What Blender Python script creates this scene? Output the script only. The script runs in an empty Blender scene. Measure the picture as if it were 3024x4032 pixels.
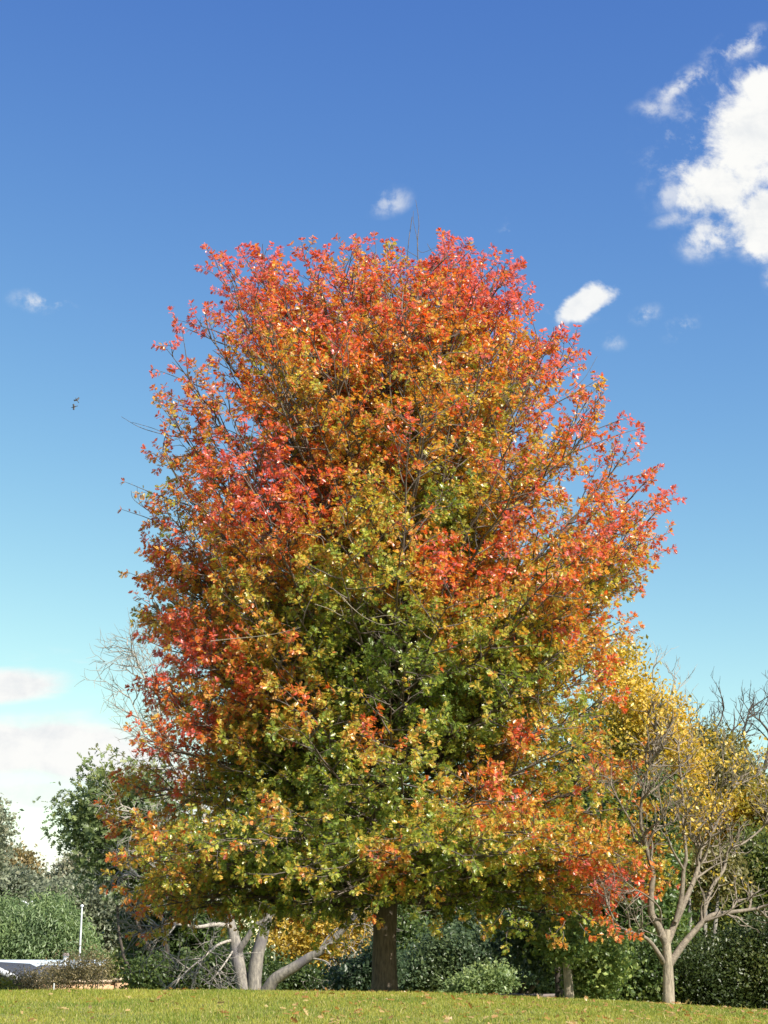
import bpy, math, random
import numpy as np

# ------------------------------------------------------------------ camera, sky, sun, exposure
SC = bpy.context.scene
COL = SC.collection
F = 6500.0                       # focal length in photograph pixels (3024 x 4032)
PITCH = math.atan((3870 - 2016) / F)
cp, sp = math.cos(PITCH), math.sin(PITCH)

def P(px, py, Y):
    """point at horizontal distance Y in front of the camera on the sight line of a photo pixel"""
    u = (px - 1512.0) / F
    v = (2016.0 - py) / F
    d = np.array([u, cp - v * sp, sp + v * cp])
    return d * (Y / d[1])

cam_d = bpy.data.cameras.new('camera')
cam = bpy.data.objects.new('camera', cam_d)
COL.objects.link(cam)
cam_d.sensor_fit = 'VERTICAL'
cam_d.sensor_height = 36.0
cam_d.sensor_width = 27.0
cam_d.lens = 36.0 * F / 4032.0
cam_d.clip_start = 0.1
cam_d.clip_end = 8000
cam.location = (0, 0, 0)
cam.rotation_euler = (math.radians(90) + PITCH, 0, 0)
SC.camera = cam

SUN_EL = math.radians(40)
SUN_AZ = math.radians(138)       # clockwise from +Y (the view direction): right of and behind the camera
sun_dir = np.array([math.sin(SUN_AZ) * math.cos(SUN_EL), math.cos(SUN_AZ) * math.cos(SUN_EL), math.sin(SUN_EL)])
sl = bpy.data.lights.new('sun', 'SUN')
sl.energy = 5.0
sl.angle = math.radians(0.5)
sl.color = (1.0, 0.93, 0.82)
so = bpy.data.objects.new('sun', sl)
COL.objects.link(so)
from mathutils import Vector
so.rotation_euler = Vector(tuple(sun_dir)).to_track_quat('Z', 'Y').to_euler()
so.location = (20, -20, 30)

SC.view_settings.view_transform = 'Standard'
SC.view_settings.look = 'None'
SC.view_settings.exposure = 1.15
SC.view_settings.gamma = 1
SC.view_settings.use_curve_mapping = False

world = bpy.data.worlds.new('World')
SC.world = world
world.use_nodes = True
wn, wl = world.node_tree.nodes, world.node_tree.links
wn.clear()
w_out = wn.new('ShaderNodeOutputWorld')
w_bg = wn.new('ShaderNodeBackground')
w_bg.inputs['Strength'].default_value = 0.15
wl.new(w_bg.outputs[0], w_out.inputs['Surface'])
sky = wn.new('ShaderNodeTexSky')
sky.sky_type = 'NISHITA'
sky.sun_disc = False
sky.sun_elevation = SUN_EL
sky.sun_rotation = SUN_AZ
sky.altitude = 1500
sky.air_density = 1.0
sky.dust_density = 0.4
sky.ozone_density = 4.0
SKY_HSV = wn.new('ShaderNodeHueSaturation')
SKY_HSV.inputs['Saturation'].default_value = 0.97
SKY_HSV.inputs['Value'].default_value = 0.72
SKY_G = wn.new('ShaderNodeGamma'); SKY_G.inputs['Gamma'].default_value = 1.18
wl.new(sky.outputs[0], SKY_G.inputs['Color'])
wl.new(SKY_G.outputs[0], SKY_HSV.inputs['Color'])

def wmath(op, a, b=None, clamp=False):
    n = wn.new('ShaderNodeMath'); n.operation = op; n.use_clamp = clamp
    for i, x in enumerate((a, b)):
        if x is None: continue
        if isinstance(x, (int, float)): n.inputs[i].default_value = x
        else: wl.new(x, n.inputs[i])
    return n.outputs[0]

# per-channel response of the photograph's film look on the Nishita sky
s_sep = wn.new('ShaderNodeSeparateColor'); wl.new(SKY_HSV.outputs[0], s_sep.inputs[0])
s_cmb = wn.new('ShaderNodeCombineColor')
for k_, (a_, g_, h_) in enumerate([(.70, 1.5, .09), (.69, 1.36, .11), (1.30, .80, .17)]):
    v_ = wmath('MULTIPLY', wmath('POWER', s_sep.outputs[k_], g_), a_)
    wl.new(wmath('DIVIDE', v_, wmath('ADD', wmath('MULTIPLY', v_, h_), 1.0)), s_cmb.inputs[k_])
tc = wn.new('ShaderNodeTexCoord')
sep = wn.new('ShaderNodeSeparateXYZ')
wl.new(tc.outputs['Generated'], sep.inputs[0])
ysafe = wmath('MAXIMUM', sep.outputs['Y'], 0.05)
uu = wmath('DIVIDE', sep.outputs['X'], ysafe)
vv = wmath('DIVIDE', sep.outputs['Z'], ysafe)
comb = wn.new('ShaderNodeCombineXYZ')
wl.new(uu, comb.inputs[0]); wl.new(vv, comb.inputs[1])
def wnoise(scale, detail, rough, dist=0.0, vec=None, offs=0.0):
    n = wn.new('ShaderNodeTexNoise')
    n.noise_dimensions = '3D'
    n.inputs['Scale'].default_value = scale
    n.inputs['Detail'].default_value = detail
    n.inputs['Roughness'].default_value = rough
    n.inputs['Distortion'].default_value = dist
    if offs:
        m = wn.new('ShaderNodeMapping'); m.inputs['Location'].default_value = (offs, offs * 1.7, offs * .3)
        wl.new(vec, m.inputs['Vector']); vec = m.outputs[0]
    wl.new(vec, n.inputs['Vector'])
    return n.outputs['Fac']
n1 = wnoise(16, 9, 0.62, 0.35, comb.outputs[0])
n2 = wnoise(45, 7, 0.65, 0.2, comb.outputs[0], 3.1)
# clouds, in order: centre x, y, radii, tilt (deg), strength, softness -- world directions, far beyond everything
CLOUDS = [
    (3040, 560, 300, 300, 20, 1.0, 1), (2890, 690, 250, 150, 28, 1.0, 1), (3060, 850, 210, 190, 0, 1.0, 1), (3100, 360, 260, 130, 15, 1.0, 1),
    (2820, 620, 400, 330, 35, .9, 2), (2910, 180, 210, 80, 25, .85, 2), (2720, 320, 260, 75, 33, .8, 2), (2580, 430, 130, 55, 0, .5, 2),
    (2800, 920, 200, 130, 25, .85, 2), (2680, 860, 160, 45, 12, .5, 2), (2650, 760, 120, 90, 35, .6, 2), (2990, 960, 150, 100, 0, .8, 2),
    (2300, 1195, 150, 62, 27, 0.95, 1), (2250, 1225, 210, 85, 22, 0.6, 2), (2545, 1238, 95, 50, 20, 0.6, 2), (2680, 1292, 110, 62, 30, 0.8, 2),
    (2415, 1345, 70, 50, 0, 0.45, 2), (1522, 792, 130, 80, 15, 0.55, 2), (2014, 908, 80, 60, -30, 0.5, 2), (2095, 985, 80, 45, 0, 0.35, 2),
    (180, 1190, 190, 62, -8, 0.75, 2), (3030, 1085, 50, 90, 0, 0.5, 2),
]
LOWCLOUDS = [
    (20, 2705, 330, 95, 4, 1.0, 1), (250, 2690, 300, 60, -7, 1.0, 2), (300, 2600, 420, 60, -4, .45, 2), (300, 2970, 460, 190, -14, 1.0, 1), (30, 2950, 320, 150, 0, 1.0, 1),
    (620, 3090, 320, 120, -12, 1.0, 1), (160, 3130, 340, 80, -5, 0.75, 1), (300, 3100, 700, 330, -8, 0.8, 2), (300, 3450, 900, 200, -3, 0.5, 1), (900, 3250, 500, 160, 0, 0.8, 1),
]
def cloud_field(lst, noise_a, noise_b, amp, hard=.7):
    total = None
    for cx, cy, rx, ry, rot, st, soft in lst:
        c = P(cx, cy, 1.0); ex = P(cx + rx, cy, 1.0); ey = P(cx, cy - ry, 1.0)
        m = wn.new('ShaderNodeMapping'); m.vector_type = 'TEXTURE'
        m.inputs['Location'].default_value = (c[0], c[2], 0)
        m.inputs['Rotation'].default_value = (0, 0, math.radians(rot))
        m.inputs['Scale'].default_value = (ex[0] - c[0], ey[2] - c[2], 1)
        wl.new(comb.outputs[0], m.inputs['Vector'])
        ln = wn.new('ShaderNodeVectorMath'); ln.operation = 'LENGTH'
        wl.new(m.outputs[0], ln.inputs[0])
        # 1 at the centre, 0 at the rim, negative outside
        b = wmath('SUBTRACT', 1.0, ln.outputs['Value'])
        if soft == 1:
            b = wmath('MULTIPLY', b, 1.6)
            b = wmath('MINIMUM', b, 1.0)
            cst = st
        else:
            b = wmath('MINIMUM', b, 0.8)
            cst = st
        # threshold with noise
        nn = wmath('SUBTRACT', noise_a, 0.5)
        nb = wmath('MULTIPLY', wmath('SUBTRACT', noise_b, 0.5), 0.6)
        d = wmath('ADD', b, wmath('MULTIPLY', wmath('ADD', nn, nb), amp))
        if soft == 2:
            d = wmath('MULTIPLY', wmath('MAXIMUM', b, 0.0), wmath('MAXIMUM', wmath('MULTIPLY', wmath('ADD', wmath('ADD', nn, nb), .06), 6.0), 0.0))
        mr = wn.new('ShaderNodeMapRange'); mr.interpolation_type = 'SMOOTHSTEP'
        wl.new(d, mr.inputs['Value'])
        mr.inputs['From Min'].default_value = -0.05 if soft == 1 else 0.0
        mr.inputs['From Max'].default_value = hard if soft == 1 else 1.0
        mr.inputs['To Min'].default_value = 0.0
        mr.inputs['To Max'].default_value = cst
        total = mr.outputs[0] if total is None else wmath('MAXIMUM', total, mr.outputs[0])
    return total
f1 = cloud_field(CLOUDS, n1, n2, 2.6)
# low streaky clouds: noise stretched sideways
mst = wn.new('ShaderNodeMapping'); mst.inputs['Scale'].default_value = (0.35, 1.3, 1)
wl.new(comb.outputs[0], mst.inputs['Vector'])
n3 = wnoise(16, 8, 0.6, 0.3, mst.outputs[0], 1.3)
n4 = wnoise(60, 6, 0.6, 0.2, mst.outputs[0], 5.3)
f2 = cloud_field(LOWCLOUDS, n3, n4, 1.5, .75)
fac = wmath('MAXIMUM', f1, f2)
front = wmath('GREATER_THAN', sep.outputs['Y'], 0.06)
fac = wmath('MULTIPLY', fac, front, True)
wmix = wn.new('ShaderNodeMix'); wmix.data_type = 'RGBA'
wl.new(fac, wmix.inputs['Factor'])
wl.new(s_cmb.outputs[0], wmix.inputs['A'])
# cloud shading painted as colour: noise blends a greyer and a whiter tone
ccol = wn.new('ShaderNodeMix'); ccol.data_type = 'RGBA'
cr = wn.new('ShaderNodeMapRange'); cr.interpolation_type = 'SMOOTHSTEP'
cr.inputs['From Min'].default_value = .34; cr.inputs['From Max'].default_value = .52
wl.new(wmath('ADD', wmath('MULTIPLY', n3, .6), wmath('MULTIPLY', n2, .4)), cr.inputs['Value'])
wl.new(cr.outputs[0], ccol.inputs['Factor'])
ccol.inputs['A'].default_value = (2.5, 2.57, 2.62, 1)
ccol.inputs['B'].default_value = (2.95, 2.95, 2.88, 1)
wl.new(ccol.outputs['Result'], wmix.inputs['B'])
wl.new(wmix.outputs['Result'], w_bg.inputs['Color'])

# ------------------------------------------------------------------ helpers
RNG = np.random.default_rng(7)
random.seed(7)

def tag(o, label=None, cat=None, group=None, kind=None):
    if label: o['label'] = label
    if cat: o['category'] = cat
    if group: o['group'] = group
    if kind: o['kind'] = kind
    return o

def empty(name, loc, label, cat, group=None, kind=None):
    o = bpy.data.objects.new(name, None)
    o.empty_display_size = 0.3
    o.location = tuple(float(c) for c in loc)
    COL.objects.link(o)
    return tag(o, label, cat, group, kind)

def link_mesh(me, name, parent=None):
    o = bpy.data.objects.new(name, me)
    COL.objects.link(o)
    if parent is not None:
        o.parent = parent
        o.matrix_parent_inverse.identity()
    return o

def build(name, V, faces, mat, parent=None, colors=None, smooth=False):
    """V: (n,3) world coordinates; faces: list of (m,k) index arrays; colors: per face (M,3)"""
    V = np.asarray(V, dtype=np.float32)
    q = parent
    while q is not None:
        V = V - np.array(q.location, dtype=np.float32)
        q = q.parent
    me = bpy.data.meshes.new(name)
    me.vertices.add(len(V)); me.vertices.foreach_set('co', V.ravel())
    idx = np.concatenate([f.ravel() for f in faces]).astype(np.int32)
    sizes = np.concatenate([np.full(len(f), f.shape[1], dtype=np.int32) for f in faces])
    starts = np.concatenate([[0], np.cumsum(sizes)[:-1]]).astype(np.int32)
    me.loops.add(len(idx)); me.loops.foreach_set('vertex_index', idx)
    me.polygons.add(len(sizes)); me.polygons.foreach_set('loop_start', starts)
    me.polygons.foreach_set('loop_total', sizes)
    if smooth:
        me.polygons.foreach_set('use_smooth', np.ones(len(sizes), dtype=bool))
    me.update(calc_edges=True)
    if colors is not None:
        at = me.attributes.new('tint', 'FLOAT_COLOR', 'FACE')
        c4 = np.ones((len(sizes), 4), dtype=np.float32); c4[:, :3] = colors
        at.data.foreach_set('color', c4.ravel())
    me.materials.append(mat)
    return link_mesh(me, name, parent)

# value noise on numpy points
_perm = np.random.default_rng(3).random((64, 64, 64)).astype(np.float32)
def vnoise(p, freq=1.0, off=0.0):
    q = np.asarray(p) * freq + off
    i = np.floor(q).astype(int); f = q - i
    f = f * f * (3 - 2 * f)
    def g(a, b, c):
        return _perm[(i[..., 0] + a) & 63, (i[..., 1] + b) & 63, (i[..., 2] + c) & 63]
    x, y, z = f[..., 0], f[..., 1], f[..., 2]
    r = 0
    for a in (0, 1):
        for b in (0, 1):
            for c in (0, 1):
                r = r + g(a, b, c) * (x if a else 1 - x) * (y if b else 1 - y) * (z if c else 1 - z)
    return r
def fbm(p, freq=1.0, off=0.0):
    return vnoise(p, freq, off) * .6 + vnoise(p, freq * 2.1, off + 9.3) * .27 + vnoise(p, freq * 4.3, off + 4.1) * .13

def unit(v):
    v = np.asarray(v, dtype=float)
    return v / np.maximum(np.linalg.norm(v, axis=-1, keepdims=True), 1e-9)
def rand_unit(n, rng=RNG):
    return unit(rng.normal(size=(n, 3)))

# leaf templates: x along the midrib, y across, z up
def oak_leaf():
    v = [(0, 0, 0), (.34, .06, .01), (.34, -.06, .01), (.62, .07, .0), (.62, -.07, .0), (1.0, 0, -.09),
         (.40, .34, .07), (.40, -.34, .07), (.74, .46, .09), (.74, -.46, .09), (1.0, .25, .02), (1.0, -.25, .02)]
    f = [(0, 2, 1), (1, 2, 3), (2, 4, 3), (3, 4, 5), (0, 1, 6), (2, 0, 7), (1, 3, 8), (4, 2, 9), (3, 5, 10), (5, 4, 11)]
    return np.array(v), np.array(f)
def simple_leaf(w=.3):
    return (np.array([(0, 0, 0), (.45, w, .07), (1, 0, -.08), (.45, -w, .07)]), np.array([(0, 2, 1), (0, 3, 2)]))
OAK = oak_leaf()
LEAF = simple_leaf(.3)
NARROW = simple_leaf(.13)
def leaf_batch(tmpl, pos, tang, norm, size):
    tv, tf = tmpl
    t = unit(tang)
    n = norm - (norm * t).sum(1, keepdims=True) * t
    n = unit(n)
    b = np.cross(n, t)
    s = size[:, None, None]
    V = pos[:, None, :] + s * (tv[None, :, 0:1] * t[:, None, :] + tv[None, :, 1:2] * b[:, None, :] + tv[None, :, 2:3] * n[:, None, :])
    N = len(pos)
    Fc = tf[None] + (np.arange(N) * len(tv))[:, None, None]
    return V.reshape(-1, 3), Fc.reshape(-1, tf.shape[1])

class Tubes:
    def __init__(self): self.V = []; self.Q = []; self.n = 0
    def add(self, pts, rad, k=6, rough=0.0, cap=False):
        pts = np.asarray(pts, dtype=float); n = len(pts)
        rad = np.broadcast_to(np.asarray(rad, dtype=float), (n,))
        t = np.gradient(pts, axis=0); t = unit(t)
        ref = np.array([0, 1.0, 0]) if abs(t[0][1]) < .8 else np.array([1.0, 0, 0])
        a = unit(np.cross(t, ref)); b = np.cross(t, a)
        ang = np.arange(k) * 2 * math.pi / k
        ca, sa = np.cos(ang), np.sin(ang)
        R = rad[:, None] * np.ones(k)
        V = pts[:, None, :] + R[..., None] * (ca[None, :, None] * a[:, None, :] + sa[None, :, None] * b[:, None, :])
        if rough:
            nz = fbm(V * np.array([1, 1, .35]), 9.0) - .5
            V = V + (V - pts[:, None, :]) * nz[..., None] * rough
        i = np.arange(n - 1)[:, None] * k + np.arange(k)[None]
        j = np.arange(n - 1)[:, None] * k + (np.arange(k)[None] + 1) % k
        q = np.stack([i, j, j + k, i + k], -1).reshape(-1, 4) + self.n
        self.V.append(V.reshape(-1, 3)); self.Q.append(q); self.n += n * k
    def build(self, name, mat, parent=None, smooth=True):
        if not self.V: return None
        return build(name, np.concatenate(self.V), [np.concatenate(self.Q)], mat, parent, smooth=smooth)

def smooth_path(pts, m=5):
    """Catmull-Rom through waypoints"""
    p = np.asarray(pts, dtype=float)
    q = np.vstack([2 * p[0] - p[1], p, 2 * p[-1] - p[-2]])
    out = []
    for i in range(1, len(q) - 2):
        for s in np.linspace(0, 1, m, endpoint=False):
            a, b, c, d = q[i - 1], q[i], q[i + 1], q[i + 2]
            out.append(.5 * ((2 * b) + (-a + c) * s + (2 * a - 5 * b + 4 * c - d) * s * s + (-a + 3 * b - 3 * c + d) * s ** 3))
    out.append(p[-1])
    return np.array(out)

def path_len(pts):
    return np.linalg.norm(np.diff(pts, axis=0), axis=1).sum()
def sample_path(pts, s):
    seg = np.linalg.norm(np.diff(pts, axis=0), axis=1); cum = np.concatenate([[0], np.cumsum(seg)])
    x = s * cum[-1]; i = min(max(np.searchsorted(cum, x) - 1, 0), len(seg) - 1)
    f = (x - cum[i]) / max(seg[i], 1e-9)
    return pts[i] * (1 - f) + pts[i + 1] * f, unit(pts[i + 1] - pts[i])

def wander(p, d, length, n, jit, rng, bend=(0, 0, 0)):
    d = unit(d); step = length / n; out = [np.array(p, dtype=float)]
    for i in range(n):
        d = unit(d + rng.normal(size=3) * jit + np.array(bend) * step)
        out.append(out[-1] + d * step)
    return np.array(out)

# ------------------------------------------------------------------ materials
def new_mat(name):
    m = bpy.data.materials.new(name); m.use_nodes = True
    nt = m.node_tree; nt.nodes.clear()
    return m, nt.nodes, nt.links

def leaf_mat(name, trans=0.35, rough=0.42, spec=0.5):
    m, n, l = new_mat(name)
    out = n.new('ShaderNodeOutputMaterial')
    at = n.new('ShaderNodeAttribute'); at.attribute_name = 'tint'
    pr = n.new('ShaderNodeBsdfPrincipled')
    pr.inputs['Roughness'].default_value = rough
    pr.inputs['Specular IOR Level'].default_value = spec
    l.new(at.outputs['Color'], pr.inputs['Base Color'])
    tr = n.new('ShaderNodeBsdfTranslucent')
    hs = n.new('ShaderNodeHueSaturation'); hs.inputs['Saturation'].default_value = 1.1; hs.inputs['Value'].default_value = 1.25
    l.new(at.outputs['Color'], hs.inputs['Color']); l.new(hs.outputs[0], tr.inputs['Color'])
    mx = n.new('ShaderNodeMixShader'); mx.inputs[0].default_value = trans
    l.new(pr.outputs[0], mx.inputs[1]); l.new(tr.outputs[0], mx.inputs[2])
    l.new(mx.outputs[0], out.inputs['Surface'])
    return m

def bark_mat(name, c1, c2, scale=(14, 14, 3), bump=0.6, c3=None):
    m, n, l = new_mat(name)
    out = n.new('ShaderNodeOutputMaterial'); pr = n.new('ShaderNodeBsdfPrincipled')
    pr.inputs['Roughness'].default_value = 0.85
    g = n.new('ShaderNodeTexCoord'); mp = n.new('ShaderNodeMapping'); mp.inputs['Scale'].default_value = scale
    l.new(g.outputs['Object'], mp.inputs['Vector'])
    nz = n.new('ShaderNodeTexNoise'); nz.inputs['Scale'].default_value = 2.2; nz.inputs['Detail'].default_value = 8; nz.inputs['Roughness'].default_value = .65
    l.new(mp.outputs[0], nz.inputs['Vector'])
    rp = n.new('ShaderNodeValToRGB')
    rp.color_ramp.elements[0].position = .32; rp.color_ramp.elements[0].color = (*c1, 1)
    rp.color_ramp.elements[1].position = .68; rp.color_ramp.elements[1].color = (*c2, 1)
    l.new(nz.outputs['Fac'], rp.inputs['Fac'])
    col = rp.outputs[0]
    if c3:
        nb = n.new('ShaderNodeTexNoise'); nb.inputs['Scale'].default_value = 1.6; nb.inputs['Detail'].default_value = 4
        l.new(g.outputs['Object'], nb.inputs['Vector'])
        rr = n.new('ShaderNodeMapRange'); rr.inputs['From Min'].default_value = .5; rr.inputs['From Max'].default_value = .62
        l.new(nb.outputs['Fac'], rr.inputs['Value'])
        mx = n.new('ShaderNodeMix'); mx.data_type = 'RGBA'; l.new(rr.outputs[0], mx.inputs['Factor'])
        l.new(col, mx.inputs['A']); mx.inputs['B'].default_value = (*c3, 1); col = mx.outputs['Result']
    l.new(col, pr.inputs['Base Color'])
    bp = n.new('ShaderNodeBump'); bp.inputs['Strength'].default_value = bump; bp.inputs['Distance'].default_value = .02
    l.new(nz.outputs['Fac'], bp.inputs['Height']); l.new(bp.outputs[0], pr.inputs['Normal'])
    l.new(pr.outputs[0], out.inputs['Surface'])
    return m

def plain_mat(name, c, rough=0.7, var=0.15, scale=6.0, metal=0.0, stripes=None):
    m, n, l = new_mat(name)
    out = n.new('ShaderNodeOutputMaterial'); pr = n.new('ShaderNodeBsdfPrincipled')
    pr.inputs['Roughness'].default_value = rough; pr.inputs['Metallic'].default_value = metal
    g = n.new('ShaderNodeTexCoord')
    nz = n.new('ShaderNodeTexNoise'); nz.inputs['Scale'].default_value = scale; nz.inputs['Detail'].default_value = 6
    l.new(g.outputs['Object'], nz.inputs['Vector'])
    mx = n.new('ShaderNodeMix'); mx.data_type = 'RGBA'
    l.new(nz.outputs['Fac'], mx.inputs['Factor'])
    mx.inputs['A'].default_value = (*[x * (1 - var) for x in c], 1)
    mx.inputs['B'].default_value = (*[min(1, x * (1 + var)) for x in c], 1)
    col = mx.outputs['Result']
    l.new(col, pr.inputs['Base Color'])
    if stripes:
        wv = n.new('ShaderNodeTexWave'); wv.wave_type = 'BANDS'; wv.bands_direction = stripes[0]; wv.inputs['Scale'].default_value = stripes[1]
        l.new(g.outputs['Object'], wv.inputs['Vector'])
        bp = n.new('ShaderNodeBump'); bp.inputs['Strength'].default_value = .6; bp.inputs['Distance'].default_value = .03
        l.new(wv.outputs['Fac'], bp.inputs['Height']); l.new(bp.outputs[0], pr.inputs['Normal'])
    l.new(pr.outputs[0], out.inputs['Surface'])
    return m

M_OAKLEAF = leaf_mat('oak_leaf', .50, .32, .7)
M_LEAF = leaf_mat('leaf', .42, .42, .5)
M_GRASS = leaf_mat('grass_blade', .35, .55, .25)
M_OAKBARK = bark_mat('oak_bark', (.042, .033, .025), (.15, .118, .085), (16, 16, 3), .8, (.052, .048, .036))
M_TWIG = bark_mat('oak_twig_bark', (.05, .04, .035), (.15, .12, .10), (10, 10, 10), .3)
M_PALE = bark_mat('pale_bark', (.08, .075, .07), (.28, .255, .215), (9, 9, 3), .7, (.12, .11, .115))
M_GREYTWIG = bark_mat('grey_twig_bark', (.18, .165, .14), (.38, .345, .30), (10, 10, 10), .3)
M_TANBARK = bark_mat('tan_bark', (.11, .09, .066), (.33, .28, .21), (12, 12, 3), .8)
M_BROWNTWIG = bark_mat('brown_twig_bark', (.08, .065, .05), (.23, .19, .145), (10, 10, 10), .4)
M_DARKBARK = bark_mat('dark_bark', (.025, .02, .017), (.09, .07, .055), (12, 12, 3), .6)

# ------------------------------------------------------------------ terrain
CREST = 24.0
_cpx = [-4000, 0, 900, 1500, 2000, 2630, 3024, 7000]
_cpy = [3915, 3905, 3904, 3912, 3926, 3956, 3982, 4160]
_cX = np.array([P(a, b, CREST)[0] for a, b in zip(_cpx, _cpy)])
_cZ = np.array([P(a, b, CREST)[2] for a, b in zip(_cpx, _cpy)])
def ground_z(x, y):
    x = np.asarray(x, dtype=float); y = np.asarray(y, dtype=float)
    zc = np.interp(x, _cX, _cZ)
    t = np.clip(y / CREST, 0, 1)
    zf = -1.6 + (zc + 1.6) * (t * .82 + .18 * np.sin(t * math.pi / 2))      # rising lawn, easing over the crest
    zf = np.where(y < 0, -1.6 + y * .05, zf)
    d = np.maximum(y - CREST, 0)
    left = 1 / (1 + np.exp((x + 3.5) / 1.5))
    drop = 0.020 * d + 0.0009 * d * d
    far = .9 + 1.1 * left
    drop = far * (1 - np.exp(-drop / far * (1 + 1.2 * left)))
    far2 = np.clip((y - 45) / 200, 0, 1)
    z = zf - drop - 2.5 * far2 * (1 - .3 * (1 - left))
    bump = (fbm(np.stack([x, y, 0 * x], -1), .35) - .5) * .05
    return z + np.where(y < 60, bump, 0)

def G(px, Y):
    """ground point under a photo column at distance Y"""
    x = P(px, 3870, Y)[0]
    return np.array([x, Y, float(ground_z(x, Y))])

def make_ground():
    xs = np.concatenate([[-4000, -1500, -600, -250, -120, -60], np.linspace(-30, 30, 121), [60, 120, 250, 600, 1500, 4000]])
    ys = np.concatenate([[-2000, -500, -100, -30], np.linspace(-10, 60, 141), [70, 85, 100, 130, 170, 250, 400, 800, 2000, 4500]])
    X, Yg = np.meshgrid(xs, ys)
    Z = ground_z(X, Yg)
    V = np.stack([X, Yg, Z], -1).reshape(-1, 3)
    nx, ny = len(xs), len(ys)
    i = (np.arange(ny - 1)[:, None] * nx + np.arange(nx - 1)[None]).ravel()
    Q = np.stack([i, i + 1, i + 1 + nx, i + nx], -1)
    m, n, l = new_mat('lawn_soil')
    out = n.new('ShaderNodeOutputMaterial'); pr = n.new('ShaderNodeBsdfPrincipled'); pr.inputs['Roughness'].default_value = .9
    g = n.new('ShaderNodeTexCoord')
    a = n.new('ShaderNodeTexNoise'); a.inputs['Scale'].default_value = 1.3; a.inputs['Detail'].default_value = 8
    b = n.new('ShaderNodeTexNoise'); b.inputs['Scale'].default_value = 25; b.inputs['Detail'].default_value = 6
    l.new(g.outputs['Object'], a.inputs['Vector']); l.new(g.outputs['Object'], b.inputs['Vector'])
    r1 = n.new('ShaderNodeValToRGB'); r1.color_ramp.elements[0].position = .35; r1.color_ramp.elements[1].position = .65
    r1.color_ramp.elements[0].color = (.10, .13, .025, 1); r1.color_ramp.elements[1].color = (.22, .21, .05, 1)
    l.new(a.outputs['Fac'], r1.inputs['Fac'])
    mx = n.new('ShaderNodeMix'); mx.data_type = 'RGBA'; mx.blend_type = 'MULTIPLY'; mx.inputs['Factor'].default_value = .6
    r2 = n.new('ShaderNodeValToRGB'); r2.color_ramp.elements[0].position = .3; r2.color_ramp.elements[1].position = .7
    r2.color_ramp.elements[0].color = (.4, .4, .4, 1); r2.color_ramp.elements[1].color = (1.2, 1.2, 1.1, 1)
    l.new(b.outputs['Fac'], r2.inputs['Fac'])
    l.new(r1.outputs[0], mx.inputs['A']); l.new(r2.outputs[0], mx.inputs['B'])
    l.new(mx.outputs['Result'], pr.inputs['Base Color'])
    l.new(pr.outputs[0], out.inputs['Surface'])
    o = build('ground', V, [Q], m, smooth=True)
    tag(o, kind='structure')
make_ground()

def make_grass():
    rng = np.random.default_rng(11)
    n = 330000
    y = 15.5 + (26.2 - 15.5) * rng.random(n) ** .75
    x = (rng.random(n) * 2 - 1) * 7.6
    z = ground_z(x, y)
    p = np.stack([x, y, z], -1)
    dens = fbm(p, 1.4, 3.0)
    keep = rng.random(n) < np.clip(.35 + dens, 0, 1)
    p = p[keep]; dens = dens[keep]; n = len(p)
    h = (.022 + .03 * rng.random(n) ** 2) * (.7 + .7 * dens)
    tall = rng.random(n) < .010
    h = np.where(tall, h * 2.3, h)
    az = rng.random(n) * 2 * math.pi
    w = .0035 + .003 * rng.random(n)
    side = np.stack([np.cos(az), np.sin(az), 0 * az], -1)
    lean = rng.normal(size=(n, 3)) * .45; lean[:, 2] = 1
    lean = unit(lean)
    V = np.empty((n, 3, 3))
    V[:, 0] = p - side * w[:, None]
    V[:, 1] = p + side * w[:, None]
    V[:, 2] = p + lean * h[:, None]
    V[:, :2, 2] -= .004
    Fc = np.arange(n * 3).reshape(-1, 3)
    t = np.clip(fbm(p, .9, 7.0) * .9 + rng.normal(size=n) * .22 - .0, 0, 1)[:, None]
    c = (1 - t) * np.array([.10, .17, .022]) + t * np.array([.36, .33, .06])
    dry = rng.random(n) < .07
    c[dry] = np.array([.42, .36, .15])
    o = build('lawn_grass', V.reshape(-1, 3), [Fc], M_GRASS, colors=c)
    tag(o, 'short yellow green lawn grass in the foreground', 'grass', kind='stuff')
make_grass()

def palette(stops, t):
    ts = [s[0] for s in stops]; cs = np.array([s[1] for s in stops])
    return np.stack([np.interp(t, ts, cs[:, k]) for k in range(3)], -1)

OAKPAL = [(0.0, (.11, .165, .036)), (.20, (.20, .27, .05)), (.36, (.42, .43, .08)), (.48, (.56, .40, .080)),
          (.62, (.61, .29, .075)), (.76, (.64, .145, .060)), (.88, (.64, .13, .085)), (1.0, (.60, .20, .20))]

def make_litter():
    rng = np.random.default_rng(21)
    n = 1500
    y = 16.5 + 8.4 * rng.random(n)
    x = (rng.random(n) * 2 - 1) * 6.5
    k = rng.random(n) < np.where(x > -1.2, 1.0, .35); x, y = x[k], y[k]; n = len(x)
    p = np.stack([x, y, ground_z(x, y) + .032], -1)
    nr = unit(rng.normal(size=(n, 3)) * .45 + np.array([0, 0, 1]))
    tg = rng.normal(size=(n, 3)); tg[:, 2] *= .3
    V, Fc = leaf_batch(OAK, p, tg, nr, .045 + .055 * rng.random(n) ** 2)
    t = rng.random(n)
    c = palette([(0, (.30, .13, .045)), (.4, (.42, .21, .08)), (.7, (.50, .33, .16)), (1, (.55, .42, .20))], t)
    o = build('fallen_leaves', V, [Fc], M_OAKLEAF, colors=np.repeat(c, len(OAK[1]), axis=0))
    tag(o, 'orange and brown fallen oak leaves scattered over the lawn', 'leaf litter', kind='stuff')
make_litter()

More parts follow.
